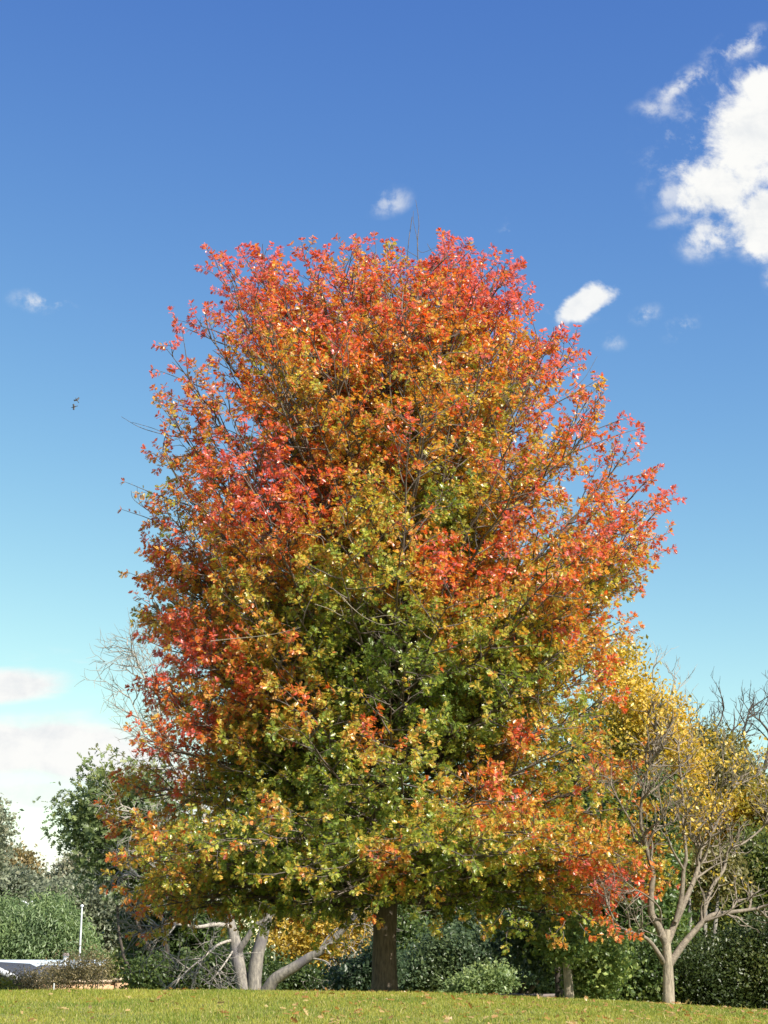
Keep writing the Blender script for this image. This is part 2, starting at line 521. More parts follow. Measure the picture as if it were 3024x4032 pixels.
# ------------------------------------------------------------------ the big oak
OY = 27.0
VW = 1.8228            # overview pixels to photo pixels
def vp(x, y, Y=OY): return P(x * VW, y * VW, Y)
left_v = [(470, 1990), (350, 1965), (305, 1900), (292, 1800), (286, 1720), (284, 1640), (300, 1560), (290, 1500), (325, 1420), (300, 1330),
          (285, 1235), (268, 1150), (262, 1095), (270, 1045), (325, 960), (345, 870), (335, 800), (385, 700), (412, 620), (420, 525), (640, 495), (760, 480)]
right_v = [(1200, 2010), (1365, 2015), (1405, 1900), (1340, 1780), (1345, 1690), (1375, 1600), (1335, 1500), (1310, 1420), (1325, 1340),
           (1385, 1270), (1440, 1180), (1450, 1080), (1395, 980), (1350, 900), (1290, 815), (1215, 735), (1145, 640), (1075, 560), (985, 520), (905, 495)]
_ax = np.array([vp(830, 2145), vp(832, 1930), vp(835, 1500), vp(850, 1000), vp(885, 600), vp(896, 430)])
def axis_x(z): return np.interp(z, _ax[:, 2], _ax[:, 0])
_L = sorted([(q[2], axis_x(q[2]) - q[0]) for q in (vp(*a) for a in left_v)])
_R = sorted([(q[2], q[0] - axis_x(q[2])) for q in (vp(*a) for a in right_v)])
_Lz, _Lr = np.array(_L).T
_Rz, _Rr = np.array(_R).T
def env(z, c, Y=27.0):
    """crown radius at height z, c = cosine of the azimuth (1 right, -1 left)"""
    z = z * OY / np.maximum(Y, 1)
    L = np.interp(z, _Lz, _Lr, left=0, right=0); R = np.interp(z, _Rz, _Rr, left=0, right=0)
    w = (c + 1) / 2
    return R * w + L * (1 - w)

# clumps the autumn has turned first: overview x, y, radius, amount
BUMPS = [(580, 1140, 130, .30), (700, 1160, 60, .2), (470, 1600, 32, .75), (860, 1070, 70, .22), (770, 950, 50, .2), (1100, 1190, 90, .12),
         (1240, 1190, 60, .2), (960, 1320, 90, .18), (1080, 1270, 60, .2), (330, 1690, 90, .25), (340, 1500, 80, .2), (400, 1560, 90, .12), (1200, 1800, 120, .08), (1110, 1620, 45, .55), (810, 1630, 60, .42), (1050, 1750, 85, .30),
         (605, 1790, 35, .35), (840, 1890, 45, .42), (1310, 1960, 80, .55), (1200, 1900, 60, .2), (680, 1600, 50, .25), (560, 1540, 50, .35), (430, 1440, 90, .3),
         (420, 1650, 50, .35), (960, 1450, 45, .3), (960, 1180, 75, -.36), (760, 1400, 140, -.2), (900, 1490, 150, -.16), (560, 1850, 140, -.12),
         (1150, 1530, 120, -.12), (700, 1700, 120, -.15), (640, 880, 60, -.15), (1000, 650, 60, .1), (1340, 1480, 60, .2), (1330, 1660, 60, .2)]
_B = [(vp(a, b), r / 137.0, w) for a, b, r, w in BUMPS]

def oak_tint(p, rng, per):
    z = p[:, 2]; x = p[:, 0]
    y0 = vp(830, 2145)[2]
    h = (z - y0) / 12.0
    t = np.interp(h, [.1, .25, .38, .50, .60, .74, .90, 1.0], [.26, .28, .35, .50, .57, .61, .73, .86])
    rx = (x - axis_x(z)) / 4.2
    t += np.where(h < .45, np.where(rx > 0, .10 * rx, -.15 * rx), .0)
    rad = np.hypot(x - axis_x(z), p[:, 1] - OY)
    edge = rad / np.maximum(env(z, (x - axis_x(z)) / np.maximum(rad, .01)), .3)
    t += .30 * (np.clip(edge, 0, 1.1) - .72)
    t += .42 * (fbm(p, .95, 2.2) - .5) + .30 * (vnoise(p, 2.6, 8.8) - .5)
    for c, r, w in _B:
        d2 = ((x - c[0]) ** 2 + (z - c[2]) ** 2) / (r * r)
        t += w * np.exp(-d2 * 1.2) * np.clip((OY + 1 - p[:, 1]) / 2, 0, 1)
    return np.minimum(t, np.interp(h, [.5, .78], [.80, 1.0]) + .1 * (vnoise(p, 3.0, 1.2) - .5))

def make_oak():
    rng = np.random.default_rng(5)
    base = np.array([axis_x(0), OY, float(ground_z(axis_x(0), OY)) - .05])
    root = empty('oak_tree', base, 'tall oak in autumn colours of red, orange and green, standing alone on the lawn crest', 'tree')
    # trunk
    zt = vp(896, 470)[2]
    zs = np.concatenate([[base[2] - .25, base[2], base[2] + .06, base[2] + .14, base[2] + .25, base[2] + .4, base[2] + .7], np.arange(base[2] + 1.0, zt, .3), [zt]])
    cx = axis_x(zs) + .05 * (vnoise(np.stack([zs * 0, zs * 0 + 3.3, zs], -1), .8) - .5) * np.clip(zs - 1, 0, 1.5) * 2
    cy = OY + .10 * (vnoise(np.stack([zs * 0 + 8, zs * 0 + 3.3, zs], -1), .6) - .5) * np.clip(zs - 1, 0, 1.5)
    hh = zs - base[2]
    rr = np.interp(hh, [-.3, 0, .12, .3, 1.0, 2.0, 4, 7, 10, 12], [.33, .29, .228, .203, .190, .178, .14, .085, .035, .006])
    pts = np.stack([cx, cy, zs], -1)
    tb = Tubes()
    fine = smooth_path(pts, 4)
    hf = fine[:, 2] - base[2]
    tb.add(fine, np.interp(hf, hh, rr), 28, .16)
    tb.build('trunk', M_OAKBARK, root)
    br = Tubes()
    LP, LT, LN, LC = [], [], [], []
    twig_t = []
    hole1, hole2 = vp(810, 1545)[2], vp(790, 1335)[2]
    def leaves_on(path, n_side, n_tip, rng):
        L = len(path); tw_off = rng.normal() * .09
        for k in range(n_side + n_tip):
            s = 1.0 if k >= n_side else .25 + .7 * rng.random()
            q, d = sample_path(path, s)
            rnd = rng.normal(size=3)
            side = rnd - d * rnd.dot(d); side /= (np.linalg.norm(side) + 1e-9)
            if k >= n_side: t = d * .7 + side * .9
            else: t = d * .55 + side
            t = t + np.array([0, 0, -.25])
            LP.append(q + side * .012); LT.append(t); LC.append(tw_off)
            LN.append(np.array([0, 0, .9]) + rng.normal(size=3) * .62 + d * .2)
    def tertiary(p, d, L, rng, bare=False, r0=.006):
        zz = p[2] * OY / p[1]
        if zz > 7 and rng.random() < np.interp(zz, [7, 10], [.10, .44]): return
        if p[1] < OY + .4 and hole1 < zz < hole2 and abs(p[0] - axis_x(p[2]) + .12) < .34 * (.5 + vnoise(np.array(p), 1.7)) and rng.random() < .5: return
        path = wander(p, d, L, 3, .16, rng, (0, 0, .25))
        br.add(path, np.linspace(r0, .0022, 4), 3)
        if not bare: leaves_on(path, 15 if L > .3 else 10, 8, rng)
    # limbs: every one aims at its own place on the crown surface and leaves the leader below it
    targets = []
    for i in range(44):      # full flanks
        targets.append((base[2] + rng.uniform(2.4, 8.2), (math.pi if i % 3 else 0) + rng.uniform(-.75, .75), rng.uniform(.84, .97)))
    for i in range(30):      # a full low skirt
        a_ = i * 2.399963 + .9
        targets.append((base[2] + rng.uniform(1.35, 2.6) + .45 * (1 - abs(math.cos(a_))), a_, rng.uniform(.9, 1.0)))
    NP = 205
    for i in range(NP):
        s = (i + .5) / NP
        az = i * 2.399963 + rng.normal() * .2
        targets.append((base[2] + 1.30 + 10.1 * s ** 1.02, az, rng.uniform(.86, 1.0) if rng.random() < .8 else rng.uniform(.55, .8)))
    for i in range(100):
        targets.append((base[2] + rng.uniform(10.5, 12.3), i * 2.399963 + .5, math.sqrt(rng.random()) * .95))
    for (vx, vy) in [(462, 580), (500, 590), (540, 570), (575, 575), (620, 590), (660, 575), (705, 580), (745, 570), (800, 555), (860, 560), (950, 550), (1000, 555), (1045, 560), (1085, 600), (1120, 650),
                     (520, 610), (600, 600), (680, 600)]:
        targets.append((None, vp(vx, vy, OY + rng.uniform(-1.3, 1.3)), 1))
    for (ztg, az, lim) in targets:
        fix = ()
        if ztg is None:
            fix = az; ztg = fix[2] * OY / fix[1]; az = math.atan2(fix[1] - OY, fix[0] - axis_x(fix[2]))
            lim = min(.95, math.hypot(fix[1] - OY, fix[0] - axis_x(fix[2])) / 2.5)
        ca, sa = math.cos(az), math.sin(az)
        Yt = OY + sa * 3.2 * lim
        z_t = ztg * Yt / OY if ztg > 5 else ztg
        if ztg - base[2] < 3.6: lim = min(lim * 1.08 + .03, 1.06)
        lim *= np.interp(ztg - base[2], [6.5, 9], [1.0, .95])
        r_t = env(z_t, ca, Yt) * lim * (1 if abs(sa) < .5 else .96)
        if len(fix): z_t = fix[2]; r_t = max(.3, math.hypot(fix[1] - OY, fix[0] - axis_x(fix[2])))
        if r_t < .25: continue
        hN = (ztg - base[2]) / 11.8
        rise = math.tan(math.radians(np.interp(hN, [0, .12, .3, .55, .75, 1], [-9, 0, 14, 30, 44, 60]) + rng.normal() * 6)) * r_t
        za = min(max(z_t - rise, base[2] + 1.5), base[2] + 11.1)
        if z_t - za > 4.2: za = z_t - 4.2
        p0 = np.array([np.interp(za, pts[:, 2], pts[:, 0]), np.interp(za, pts[:, 2], pts[:, 1]), za])
        p3 = np.array([axis_x(z_t) + r_t * ca, OY + r_t * sa, z_t])
        if len(fix): p3 = fix; hN = .9
        D = p3 - p0
        up = np.interp(hN, [0, .3, 1], [.05, .02, -.12])
        c1 = p0 + D * .33 + np.array([0, 0, up * r_t]); c2 = p0 + D * .7 + np.array([0, 0, up * .7 * r_t])
        nst = max(5, int(np.linalg.norm(D) / .28))
        tt = np.linspace(0, 1, nst)[:, None]
        path = (1 - tt) ** 3 * p0 + 3 * (1 - tt) ** 2 * tt * c1 + 3 * (1 - tt) * tt ** 2 * c2 + tt ** 3 * p3
        wob = np.cumsum(rng.normal(size=(nst, 3)) * .022, axis=0); wob -= wob[0]
        path = path + wob
        L = path_len(path)
        r0 = .010 + .0075 * L
        br.add(path, np.linspace(r0, .005, len(path)), 6, .1)
        # tip
        tertiary(path[-1], path[-1] - path[-2], .35, rng)
        smin = .18 if hN < .7 else .10
        ns = int(L * (1 - smin) / .24)
        for j in range(ns):
            s2 = smin + (1 - smin) * (j + rng.random()) / ns
            q, d = sample_path(path, s2)
            hor = unit(np.cross(d, [0, 0, 1])) * (1 if j % 2 else -1)
            dv = unit(d * .75 + hor * rng.uniform(.5, 1.1) + np.array([0, 0, 1]) * rng.normal() * .35)
            l2 = (1.05 * (1 - s2) ** .6 + .36) * rng.uniform(.7, 1.15) * min(1, L / 3 + .35)
            sec = wander(q, dv, l2, 5, .12, rng, (0, 0, .25))
            dx, dy = sec[-1][0] - axis_x(sec[-1][2]), sec[-1][1] - OY
            rad = math.hypot(dx, dy)
            if rad > env(sec[-1][2], dx / max(rad, .01), sec[-1][1]) * 1.07 + .05:
                if rng.random() < .9:
                    l2 *= .4; sec = sec[:1] + (sec - sec[:1]) * .4
            br.add(sec, np.linspace(.012 * math.sqrt(l2) + .002, .004, 6), 4)
            bare = rng.random() < .02
            nt = max(2, int(l2 / .165))
            for k in range(nt):
                s3 = .2 + .8 * (k + rng.random()) / nt
                q3, d3 = sample_path(sec, s3)
                v = rng.normal(size=3)
                tertiary(q3, d3 * .8 + unit(v - d3 * v.dot(d3)) * .8 + np.array([0, 0, .12]), rng.uniform(.18, .42), rng, bare or rng.random() < .03)
            tertiary(sec[-1], sec[-1] - sec[-2], rng.uniform(.2, .38), rng, bare)
    # spiky upright shoots along the top and shoulders
    for (vx, vy, ln) in [(445, 535, .9), (485, 560, .6), (560, 545, .7), (690, 548, .8), (625, 575, .5), (775, 545, .7), (835, 525, .7), (975, 512, .9),
                         (1020, 540, .6), (1062, 535, .8), (1150, 632, .8), (1085, 590, .6), (1218, 733, .7), (1300, 815, .7), (1385, 925, .8), (1360, 900, .6), (1420, 1010, .6),
                         (1455, 1080, .7), (1448, 1150, .6), (378, 690, .7), (330, 797, .7), (350, 850, .5), (268, 1040, .7), (262, 1100, .7), (275, 1235, .7), (300, 1325, .5), (380, 700, .5),
                         (1370, 1330, .6), (1440, 1190, .7), (1375, 1255, .5)]:
        tip = vp(vx, vy, OY + rng.uniform(-.8, .8))
        cdir = unit(np.array([axis_x(tip[2]) * .5 + tip[0] * .5 + (0 if vy < 640 else (axis_x(tip[2]) - tip[0]) * .4), OY, tip[2] - 1.6]) - tip)
        st = tip + cdir * (ln + .5)
        path = wander(st, -cdir, ln + .5, 6, .05, rng)
        path += (tip - path[-1]) * np.linspace(0, 1, 7)[:, None]
        br.add(path, np.linspace(.013, .003, 7), 4)
        for k in range(int(ln / .09)):
            q, d = sample_path(path, .15 + .85 * rng.random())
            v = rng.normal(size=3)
            tertiary(q, d + unit(v - d * v.dot(d)) * .8, rng.uniform(.10, .24), rng, False, .004)
        leaves_on(path, 6, 6, rng)
    # bare leader and bare side twigs
    for pl, r in [([(903, 560), (902, 520), (905, 480), (898, 432)], .011), ([(903, 530), (899, 505), (893, 478), (893, 455)], .006),
                  ([(902, 555), (885, 545), (868, 535)], .006), ([(903, 540), (915, 545), (950, 530)], .005),
                  ([(440, 950), (390, 945), (340, 935), (300, 922), (262, 900)], .010), ([(360, 938), (330, 925), (285, 912)], .006), ([(400, 943), (365, 925), (345, 905)], .006),
                  ([(370, 1110), (325, 1105), (300, 1080), (296, 1050)], .007), ([(330, 1110), (290, 1080), (283, 1060)], .006),
                  ([(350, 1330), (320, 1310), (288, 1296)], .006), ([(350, 1325), (330, 1290), (325, 1268)], .006), ([(1220, 850), (1260, 820), (1290, 770)], .006)]:
        path = smooth_path([vp(a, b, OY - .2) for a, b in pl], 4)
        br.add(path, np.linspace(r, .003, len(path)), 5)
    # pale dead branches in front of the leaves
    for pl, r in [([(455, 1385), (500, 1380), (545, 1376), (600, 1368), (650, 1355)], .011), ([(520, 1380), (500, 1362), (490, 1350)], .006), ([(545, 1378), (525, 1358)], .005),
                  ([(740, 1290), (760, 1312), (790, 1335), (830, 1350), (875, 1340)], .010), ([(680, 1305), (710, 1315), (740, 1330), (735, 1308)], .009), ([(745, 1300), (735, 1285), (725, 1280)], .006),
                  ([(800, 1335), (845, 1330), (880, 1352)], .006), ([(770, 1318), (790, 1300)], .005), ([(700, 1180), (690, 1160), (640, 1150)], .006)]:
        path = smooth_path([vp(a, b, OY - 3.9) for a, b in pl], 4)
        dead = Tubes(); dead.add(path, np.linspace(r * .6, .003, len(path)), 5)
        o = dead.build('dead_branch', M_TANBARK, root); o['label'] = 'pale bare dead branch in front of the leaves'
    # small leafy sprays that hang at the foot of the crown
    for (vx, vy) in [(700, 1990), (640, 1995), (560, 1985), (500, 1975), (420, 1960), (720, 2030), (690, 2010), (960, 1985), (1040, 2000), (1100, 2010), (1180, 2020), (1220, 2040), (1330, 2010), (1290, 2000), (840, 1900), (850, 1870), (810, 1880)]:
        Yo = OY - rng.uniform(.5, 3.5) if vy > 1910 else OY - .8
        p0 = vp(vx, vy - 30, Yo)
        for k in range(5):
            tertiary(p0 + rng.normal(size=3) * .12, np.array([rng.normal() * .6, rng.normal() * .6, -.7]), .3, rng)
    br.build('branches', M_TWIG, root)
    LPa, LTa, LNa = np.array(LP), np.array(LT), np.array(LN)
    n = len(LPa)
    t = oak_tint(LPa, rng, 0) + rng.normal(size=n) * .11 + np.array(LC)
    t = np.clip(t, 0, 1)
    c = palette(OAKPAL, t) * (.8 + .4 * rng.random(n))[:, None]
    V, Fc = leaf_batch(OAK, LPa, LTa, LNa, .050 + .037 * rng.random(n))
    build('crown', V, [Fc], M_OAKLEAF, root, colors=np.repeat(c, len(OAK[1]), axis=0))
    open('/tmp/oakn', 'w').write(str(n))
make_oak()

# ------------------------------------------------------------------ generic leafy crowns
def lobes_cloud(lobes, n_cl, per, rng, spread=.22, shell=.55, aniso=(1, 1, 1), rag=.35):
    w = np.array([l[3] * l[5] + l[3] * l[4] for l in lobes]); w = w / w.sum()
    k = rng.choice(len(lobes), n_cl, p=w)
    L = np.array(lobes)[k]
    d = rand_unit(n_cl, rng)
    r = shell + (1 - shell) * rng.random(n_cl) ** .6
    c = L[:, :3] + d * L[:, 3:6] * r[:, None]
    f = 1 + rag * (fbm(c, 1.1 / max(np.mean(L[:, 3]) * .35, .2), 1.7) - .5) * 2
    c = L[:, :3] + d * L[:, 3:6] * (r * f)[:, None]
    idx = np.repeat(np.arange(n_cl), per)
    p = c[idx] + rng.normal(size=(n_cl * per, 3)) * spread * np.array(aniso)
    outward = unit(d)[idx]
    return c, idx, p, outward

def crown_mesh(name, lobes, n_cl, per, size, pal, tint_fn, root, rng, spread=.22, shell=.5, tmpl=None, aniso=(1, 1, 1), droop=0.0, mat=None, zmin=None, rag=.35):
    tmpl = tmpl or LEAF
    c, idx, p, outward = lobes_cloud(lobes, n_cl, per, rng, spread, shell, aniso, rag)
    if zmin is not None:
        k = p[:, 2] > zmin; p, idx, outward = p[k], idx[k], outward[k]
    n = len(p)
    t = tint_fn(p) + .45 * (vnoise(c, 1.3, 5.5)[idx] - .5) + rng.normal(size=n) * .09 + .30 * (rng.random(len(c))[idx] - .5)
    col = palette(pal, np.clip(t, 0, 1)) * (.8 + .4 * rng.random(n))[:, None]
    nr = outward * .5 + np.array([0, 0, .5]) + rng.normal(size=(n, 3)) * .6
    tg = rng.normal(size=(n, 3)) + outward * .5; tg[:, 2] -= droop
    V, Fc = leaf_batch(tmpl, p, tg, nr, size * (.65 + .7 * rng.random(n)))
    return build(name, V, [Fc], mat or M_LEAF, root, colors=np.repeat(col, len(tmpl[1]), axis=0))

def lobes_px(items, Y):
    """items: (px, py, rx_px, rz_px, dy, ry m) -> ellipsoids at real size"""
    out = []
    for px, py, rx, rz, dy, ry in items:
        c = P(px, py, Y + dy); s = (Y + dy) * cp / F * (1 + 0.0)
        out.append((c[0], c[1], c[2], rx * s / cp, ry, rz * s))
    return out

def stems(root, base, tops, r, mat, name='trunk', rough=.1):
    tb = Tubes()
    for tpt in tops:
        b = np.array(base); q = np.array(tpt)
        mid = (b + q) / 2 + RNG.normal(size=3) * .06 * np.linalg.norm(q - b)
        path = smooth_path([b - np.array([0, 0, .15]), b + (mid - b) * .3 + RNG.normal(size=3) * .03, mid, q], 4)
        tb.add(path, np.linspace(r, r * .3, len(path)), 8, rough)
    return tb.build(name, mat, root)

GREEN = [(0, (.030, .052, .018)), (.4, (.062, .10, .030)), (.7, (.12, .16, .04)), (1, (.20, .22, .04))]
BLUEGREEN = [(0, (.028, .055, .028)), (.5, (.070, .11, .055)), (1, (.13, .17, .06))]
YELLOW = [(0, (.12, .15, .03)), (.35, (.32, .27, .045)), (.6, (.56, .38, .06)), (1, (.66, .46, .09))]
OLIVE = [(0, (.07, .08, .03)), (.5, (.16, .15, .05)), (1, (.21, .17, .05))]
GUM = [(0, (.12, .14, .09)), (.5, (.20, .22, .14)), (1, (.34, .29, .19))]  # grey greens made paler, so distance haze is painted into the leaf colour
PEPPER = [(0, (.08, .125, .06)), (.5, (.18, .25, .10)), (1, (.30, .36, .12))]
DRY = [(0, (.10, .09, .05)), (.5, (.22, .18, .09)), (1, (.36, .28, .13))]

def leafy(name, label, cat, px, Y, items, n_cl, per, size, pal, t0=.45, part='crown', stem=True, stem_r=.1, mat=M_DARKBARK, group=None, spread=.22, shell=.5,
          tmpl=None, aniso=(1, 1, 1), droop=0.0, seed=1, tfn=None, rag=.35, ntops=5):
    rng = np.random.default_rng(seed)
    g = G(px, Y)
    root = empty(name, g, label, cat, group)
    lb = lobes_px(items, Y)
    fn = tfn or (lambda p: np.full(len(p), t0) + .5 * (fbm(p, .7, seed * 1.37) - .5))
    crown_mesh(part, lb, n_cl, per, size, pal, fn, root, rng, spread, shell, tmpl, aniso, droop, None, float(g[2]) + .02, rag)
    if stem:
        tops = [np.array(lb[k % len(lb)][:3]) + rng.normal(size=3) * np.array(lb[k % len(lb)][3:6]) * .35 for k in range(ntops)]
        stems(root, g, tops, stem_r, mat, 'trunk' if part == 'crown' else 'stem')
    return root

# ------------------------------------------------------------------ bare trees with limbs traced as real 3-D branches
def bare_tree(name, label, px, Y, limbs, mat, twig_mat, seed, twig_len=.9, gen=3, density=5.0, trunk_limb=1, twig_start=.35, up=.35, tr=.004, dens2=6.0, leaf=None):
    rng = np.random.default_rng(seed)
    g = G(px, Y)
    root = empty(name, g, label, 'tree')
    tk = Tubes(); bb = Tubes()
    ends = []
    def twigs(path, L, level, r):
        n = int(L * (density if level == 0 else dens2) * (1 - twig_start) * rng.uniform(.8, 1.2)) + 1
        for k in range(n):
            s = twig_start + (1 - twig_start) * rng.random()
            if level > 0: s = .15 + .85 * rng.random()
            q, d = sample_path(path, s)
            v = rng.normal(size=3); v = unit(v - d * v.dot(d))
            l = twig_len * (.62 ** level) * rng.uniform(.5, 1.2) * (1.1 - .5 * s)
            sub = wander(q, d * .75 + v * .8 + np.array([0, 0, up * .4]), l, 5 if level < 2 else 3, .16, rng, (0, 0, up))
            rr = max(r * .45 * (.62 ** level), tr)
            bb.add(sub, np.linspace(rr, tr * .55, len(sub)), 4 if level < 1 else 3)
            if level + 1 < gen: twigs(sub, l, level + 1, r)
            else: ends.append(sub[-1])
    for i, (pts, r0, r1, dY) in enumerate(limbs):
        W = [P(a, b, Y + dY[0] + (dY[1] - dY[0]) * j / max(len(pts) - 1, 1)) for j, (a, b) in enumerate(pts)]
        path = smooth_path(W, 5)
        s = np.linspace(0, 1, len(path))
        rad = r0 * (1 - s) + r1 * s
        (tk if i < trunk_limb else bb).add(path, rad, 14 if i < trunk_limb else 9, .18)
        if r1 < .09 and i >= trunk_limb: twigs(path, path_len(path), 0, min(r0, .06))
    tk.build('trunk', mat, root)
    bb.build('branches', twig_mat, root)
    if leaf:
        e = np.array(ends); dn = vnoise(e, .9, 4.4) + .12 * (e[:, 2] - e[:, 2].mean()) 
        e = e[dn > leaf]; e = np.repeat(e, 4, axis=0) + rng.normal(size=(len(e) * 4, 3)) * .05
        n = len(e)
        V, Fc = leaf_batch(LEAF, e, rng.normal(size=(n, 3)) + np.array([0, 0, -.6]), rng.normal(size=(n, 3)), .05 + .04 * rng.random(n))
        build('leaves', V, [Fc], M_LEAF, root, colors=np.repeat(palette(YELLOW, np.clip(.55 + rng.normal(size=n) * .15, 0, 1)), 2, axis=0))
    return root

# right bare tree
bare_tree('bare_tree', 'nearly bare tree with pale forking trunk and sparse yellow leaves, right of the oak', 2632, 25.2,
    [([(2634, 3975), (2633, 3945), (2632, 3880), (2630, 3797), (2624, 3720), (2626, 3660)], .100, .055, (0, 0)),
     ([(2624, 3722), (2592, 3648), (2565, 3598), (2563, 3523), (2570, 3434), (2548, 3350), (2538, 3300), (2523, 3244), (2528, 3144), (2558, 2995), (2600, 2860)], .062, .010, (0, -.5)),
     ([(2610, 3790), (2597, 3762), (2548, 3697), (2478, 3668), (2430, 3640), (2390, 3560)], .042, .008, (0, -.8)),
     ([(2628, 3710), (2657, 3638), (2697, 3548), (2721, 3494), (2746, 3424), (2761, 3345), (2796, 3300), (2850, 3180), (2910, 3060)], .055, .010, (0, .6)),
     ([(2660, 3630), (2678, 3560), (2687, 3499), (2692, 3424), (2702, 3375), (2690, 3250), (2689, 3144), (2677, 3020), (2665, 2920)], .042, .009, (0, -.2)),
     ([(2635, 3800), (2677, 3737), (2721, 3682), (2796, 3608), (2870, 3593), (2945, 3583), (3024, 3568), (3110, 3540)], .058, .012, (0, .4)),
     ([(2755, 3640), (2786, 3548), (2806, 3489), (2850, 3424), (2870, 3350), (2935, 3315), (3020, 3240), (3060, 3150)], .036, .009, (.2, 1.2)),
     ([(2600, 3640), (2597, 3578), (2550, 3530), (2498, 3499)], .022, .006, (0, -.9)),
     ([(2740, 3430), (2790, 3330), (2800, 3220), (2840, 3100), (2850, 3000)], .022, .006, (.4, -.6)),
     ([(2548, 3350), (2480, 3230), (2420, 3120), (2390, 3050)], .022, .006, (-.2, -.7)),
     ([(2528, 3144), (2600, 3090), (2680, 3020), (2720, 2980)], .018, .006, (-.3, .5)),
     ([(2692, 3424), (2640, 3330), (2610, 3220), (2590, 3100)], .02, .006, (-.2, -1.0))],
    M_TANBARK, M_BROWNTWIG, 31, twig_len=.85, gen=3, density=6.5, trunk_limb=1, up=.5, tr=.0027, dens2=8, leaf=.62)

# many-stemmed pale tree left of the oak
bare_tree('pale_tree', 'leafless silver-barked tree with three thick leaning trunks, behind the oak on the left', 1000, 38.0,
    [([(975, 3935), (960, 3882), (936, 3786), (927, 3713), (912, 3650), (890, 3560), (870, 3460)], 0.183, 0.0633, (0, .3)),
     ([(1000, 3935), (999, 3895), (1009, 3786), (1033, 3690), (1052, 3617), (1075, 3480), (1090, 3350)], 0.189, 0.0690, (0, 0)),
     ([(1035, 3930), (1055, 3895), (1086, 3853), (1148, 3815), (1216, 3771), (1279, 3733), (1375, 3631), (1413, 3578), (1450, 3480)], 0.159, 0.0403, (0, -.8)),
     ([(936, 3760), (945, 3735), (970, 3699), (999, 3650), (1028, 3622), (1045, 3540)], 0.085, 0.0345, (.1, -.2)),
     ([(912, 3650), (850, 3640), (780, 3650), (700, 3640), (620, 3650), (560, 3700)], 0.061, 0.0092, (.2, -1.5)),
     ([(905, 3600), (830, 3530), (740, 3500), (640, 3470), (540, 3450), (470, 3440)], 0.061, 0.0092, (.2, -1.0)),
     ([(890, 3560), (800, 3430), (700, 3350), (600, 3290), (540, 3200)], 0.061, 0.0092, (.2, .5)),
     ([(920, 3700), (860, 3720), (800, 3770), (740, 3820), (690, 3870)], 0.037, 0.0069, (.2, -1.8)),
     ([(920, 3740), (880, 3800), (840, 3850), (800, 3880)], 0.024, 0.0057, (.1, -1.5)),
     ([(1279, 3733), (1310, 3770), (1330, 3830), (1350, 3880), (1380, 3910), (1400, 3880), (1385, 3840)], 0.022, 0.0057, (-.6, -1.2)),
     ([(1300, 3715), (1370, 3720), (1430, 3790), (1470, 3830)], 0.020, 0.0057, (-.6, -1.4)),
     ([(1216, 3771), (1290, 3790), (1320, 3850), (1340, 3900)], 0.020, 0.0057, (-.4, -1.5)),
     ([(1250, 3750), (1320, 3660), (1440, 3640), (1500, 3700)], 0.024, 0.0057, (-.4, -1.0)),
     ([(1052, 3617), (1120, 3560), (1200, 3530), (1280, 3500)], 0.049, 0.0115, (0, .5)),
     ([(870, 3460), (800, 3200), (700, 3000), (580, 2800)], 0.073, 0.0092, (.3, .8)),
     ([(800, 3200), (650, 2980), (560, 2850), (500, 2720)], 0.037, 0.0069, (.5, .8)),
     ([(700, 3000), (600, 2750), (540, 2600), (500, 2540)], 0.037, 0.0069, (.7, .5)),
     ([(640, 2850), (620, 2700), (580, 2560)], 0.024, 0.0057, (.7, .5)),
     ([(1090, 3350), (1200, 3000), (1300, 2700)], 0.073, 0.0115, (0, .5))],
    M_PALE, M_GREYTWIG, 37, twig_len=1.3, gen=3, density=6, trunk_limb=4, up=.15, tr=.005, dens2=6.5)

# tall leafless tree tops at the right, behind the olive crown
bare_tree('bare_tree', 'tall leafless tree at the right edge, its twigs above the olive evergreen', 3010, 46.0,
    [([(3030, 3960), (3020, 3600), (3010, 3300), (3005, 3050)], .14, .06, (0, 0)),
     ([(3010, 3120), (2960, 3000), (2930, 2900), (2950, 2800), (2965, 2770)], .05, .008, (0, .4)),
     ([(3005, 3050), (3030, 2900), (2990, 2830), (3010, 2780)], .05, .008, (0, -.4)),
     ([(3010, 3100), (3060, 2960), (3100, 2850), (3110, 2790)], .05, .008, (0, .4)),
     ([(3010, 3200), (3100, 3100), (3160, 3000)], .05, .008, (0, .4)),
     ([(3010, 3250), (2960, 3180), (2900, 3080), (2890, 2980)], .04, .008, (0, -.4))],
    M_DARKBARK, M_DARKBARK, 41, twig_len=1.3, gen=3, density=3.4, trunk_limb=1, up=.3, tr=.007, dens2=4)
bare_tree('bare_tree', 'tall leafless tree whose dark top twigs show just right of the yellow tree', 2800, 48.0,
    [([(2790, 3960), (2785, 3500), (2790, 3200), (2795, 3050)], .14, .05, (0, 0)),
     ([(2795, 3080), (2750, 2960), (2720, 2850), (2710, 2790)], .045, .008, (0, .4)),
     ([(2795, 3050), (2800, 2920), (2840, 2830), (2850, 2770)], .045, .008, (0, -.4)),
     ([(2795, 3060), (2860, 2960), (2890, 2860), (2890, 2790)], .045, .008, (0, .4)),
     ([(2790, 3150), (2700, 3020), (2670, 2900), (2660, 2800)], .045, .008, (0, .6))],
    M_DARKBARK, M_DARKBARK, 43, twig_len=1.2, gen=3, density=3.4, trunk_limb=1, up=.5, tr=.007, dens2=4)
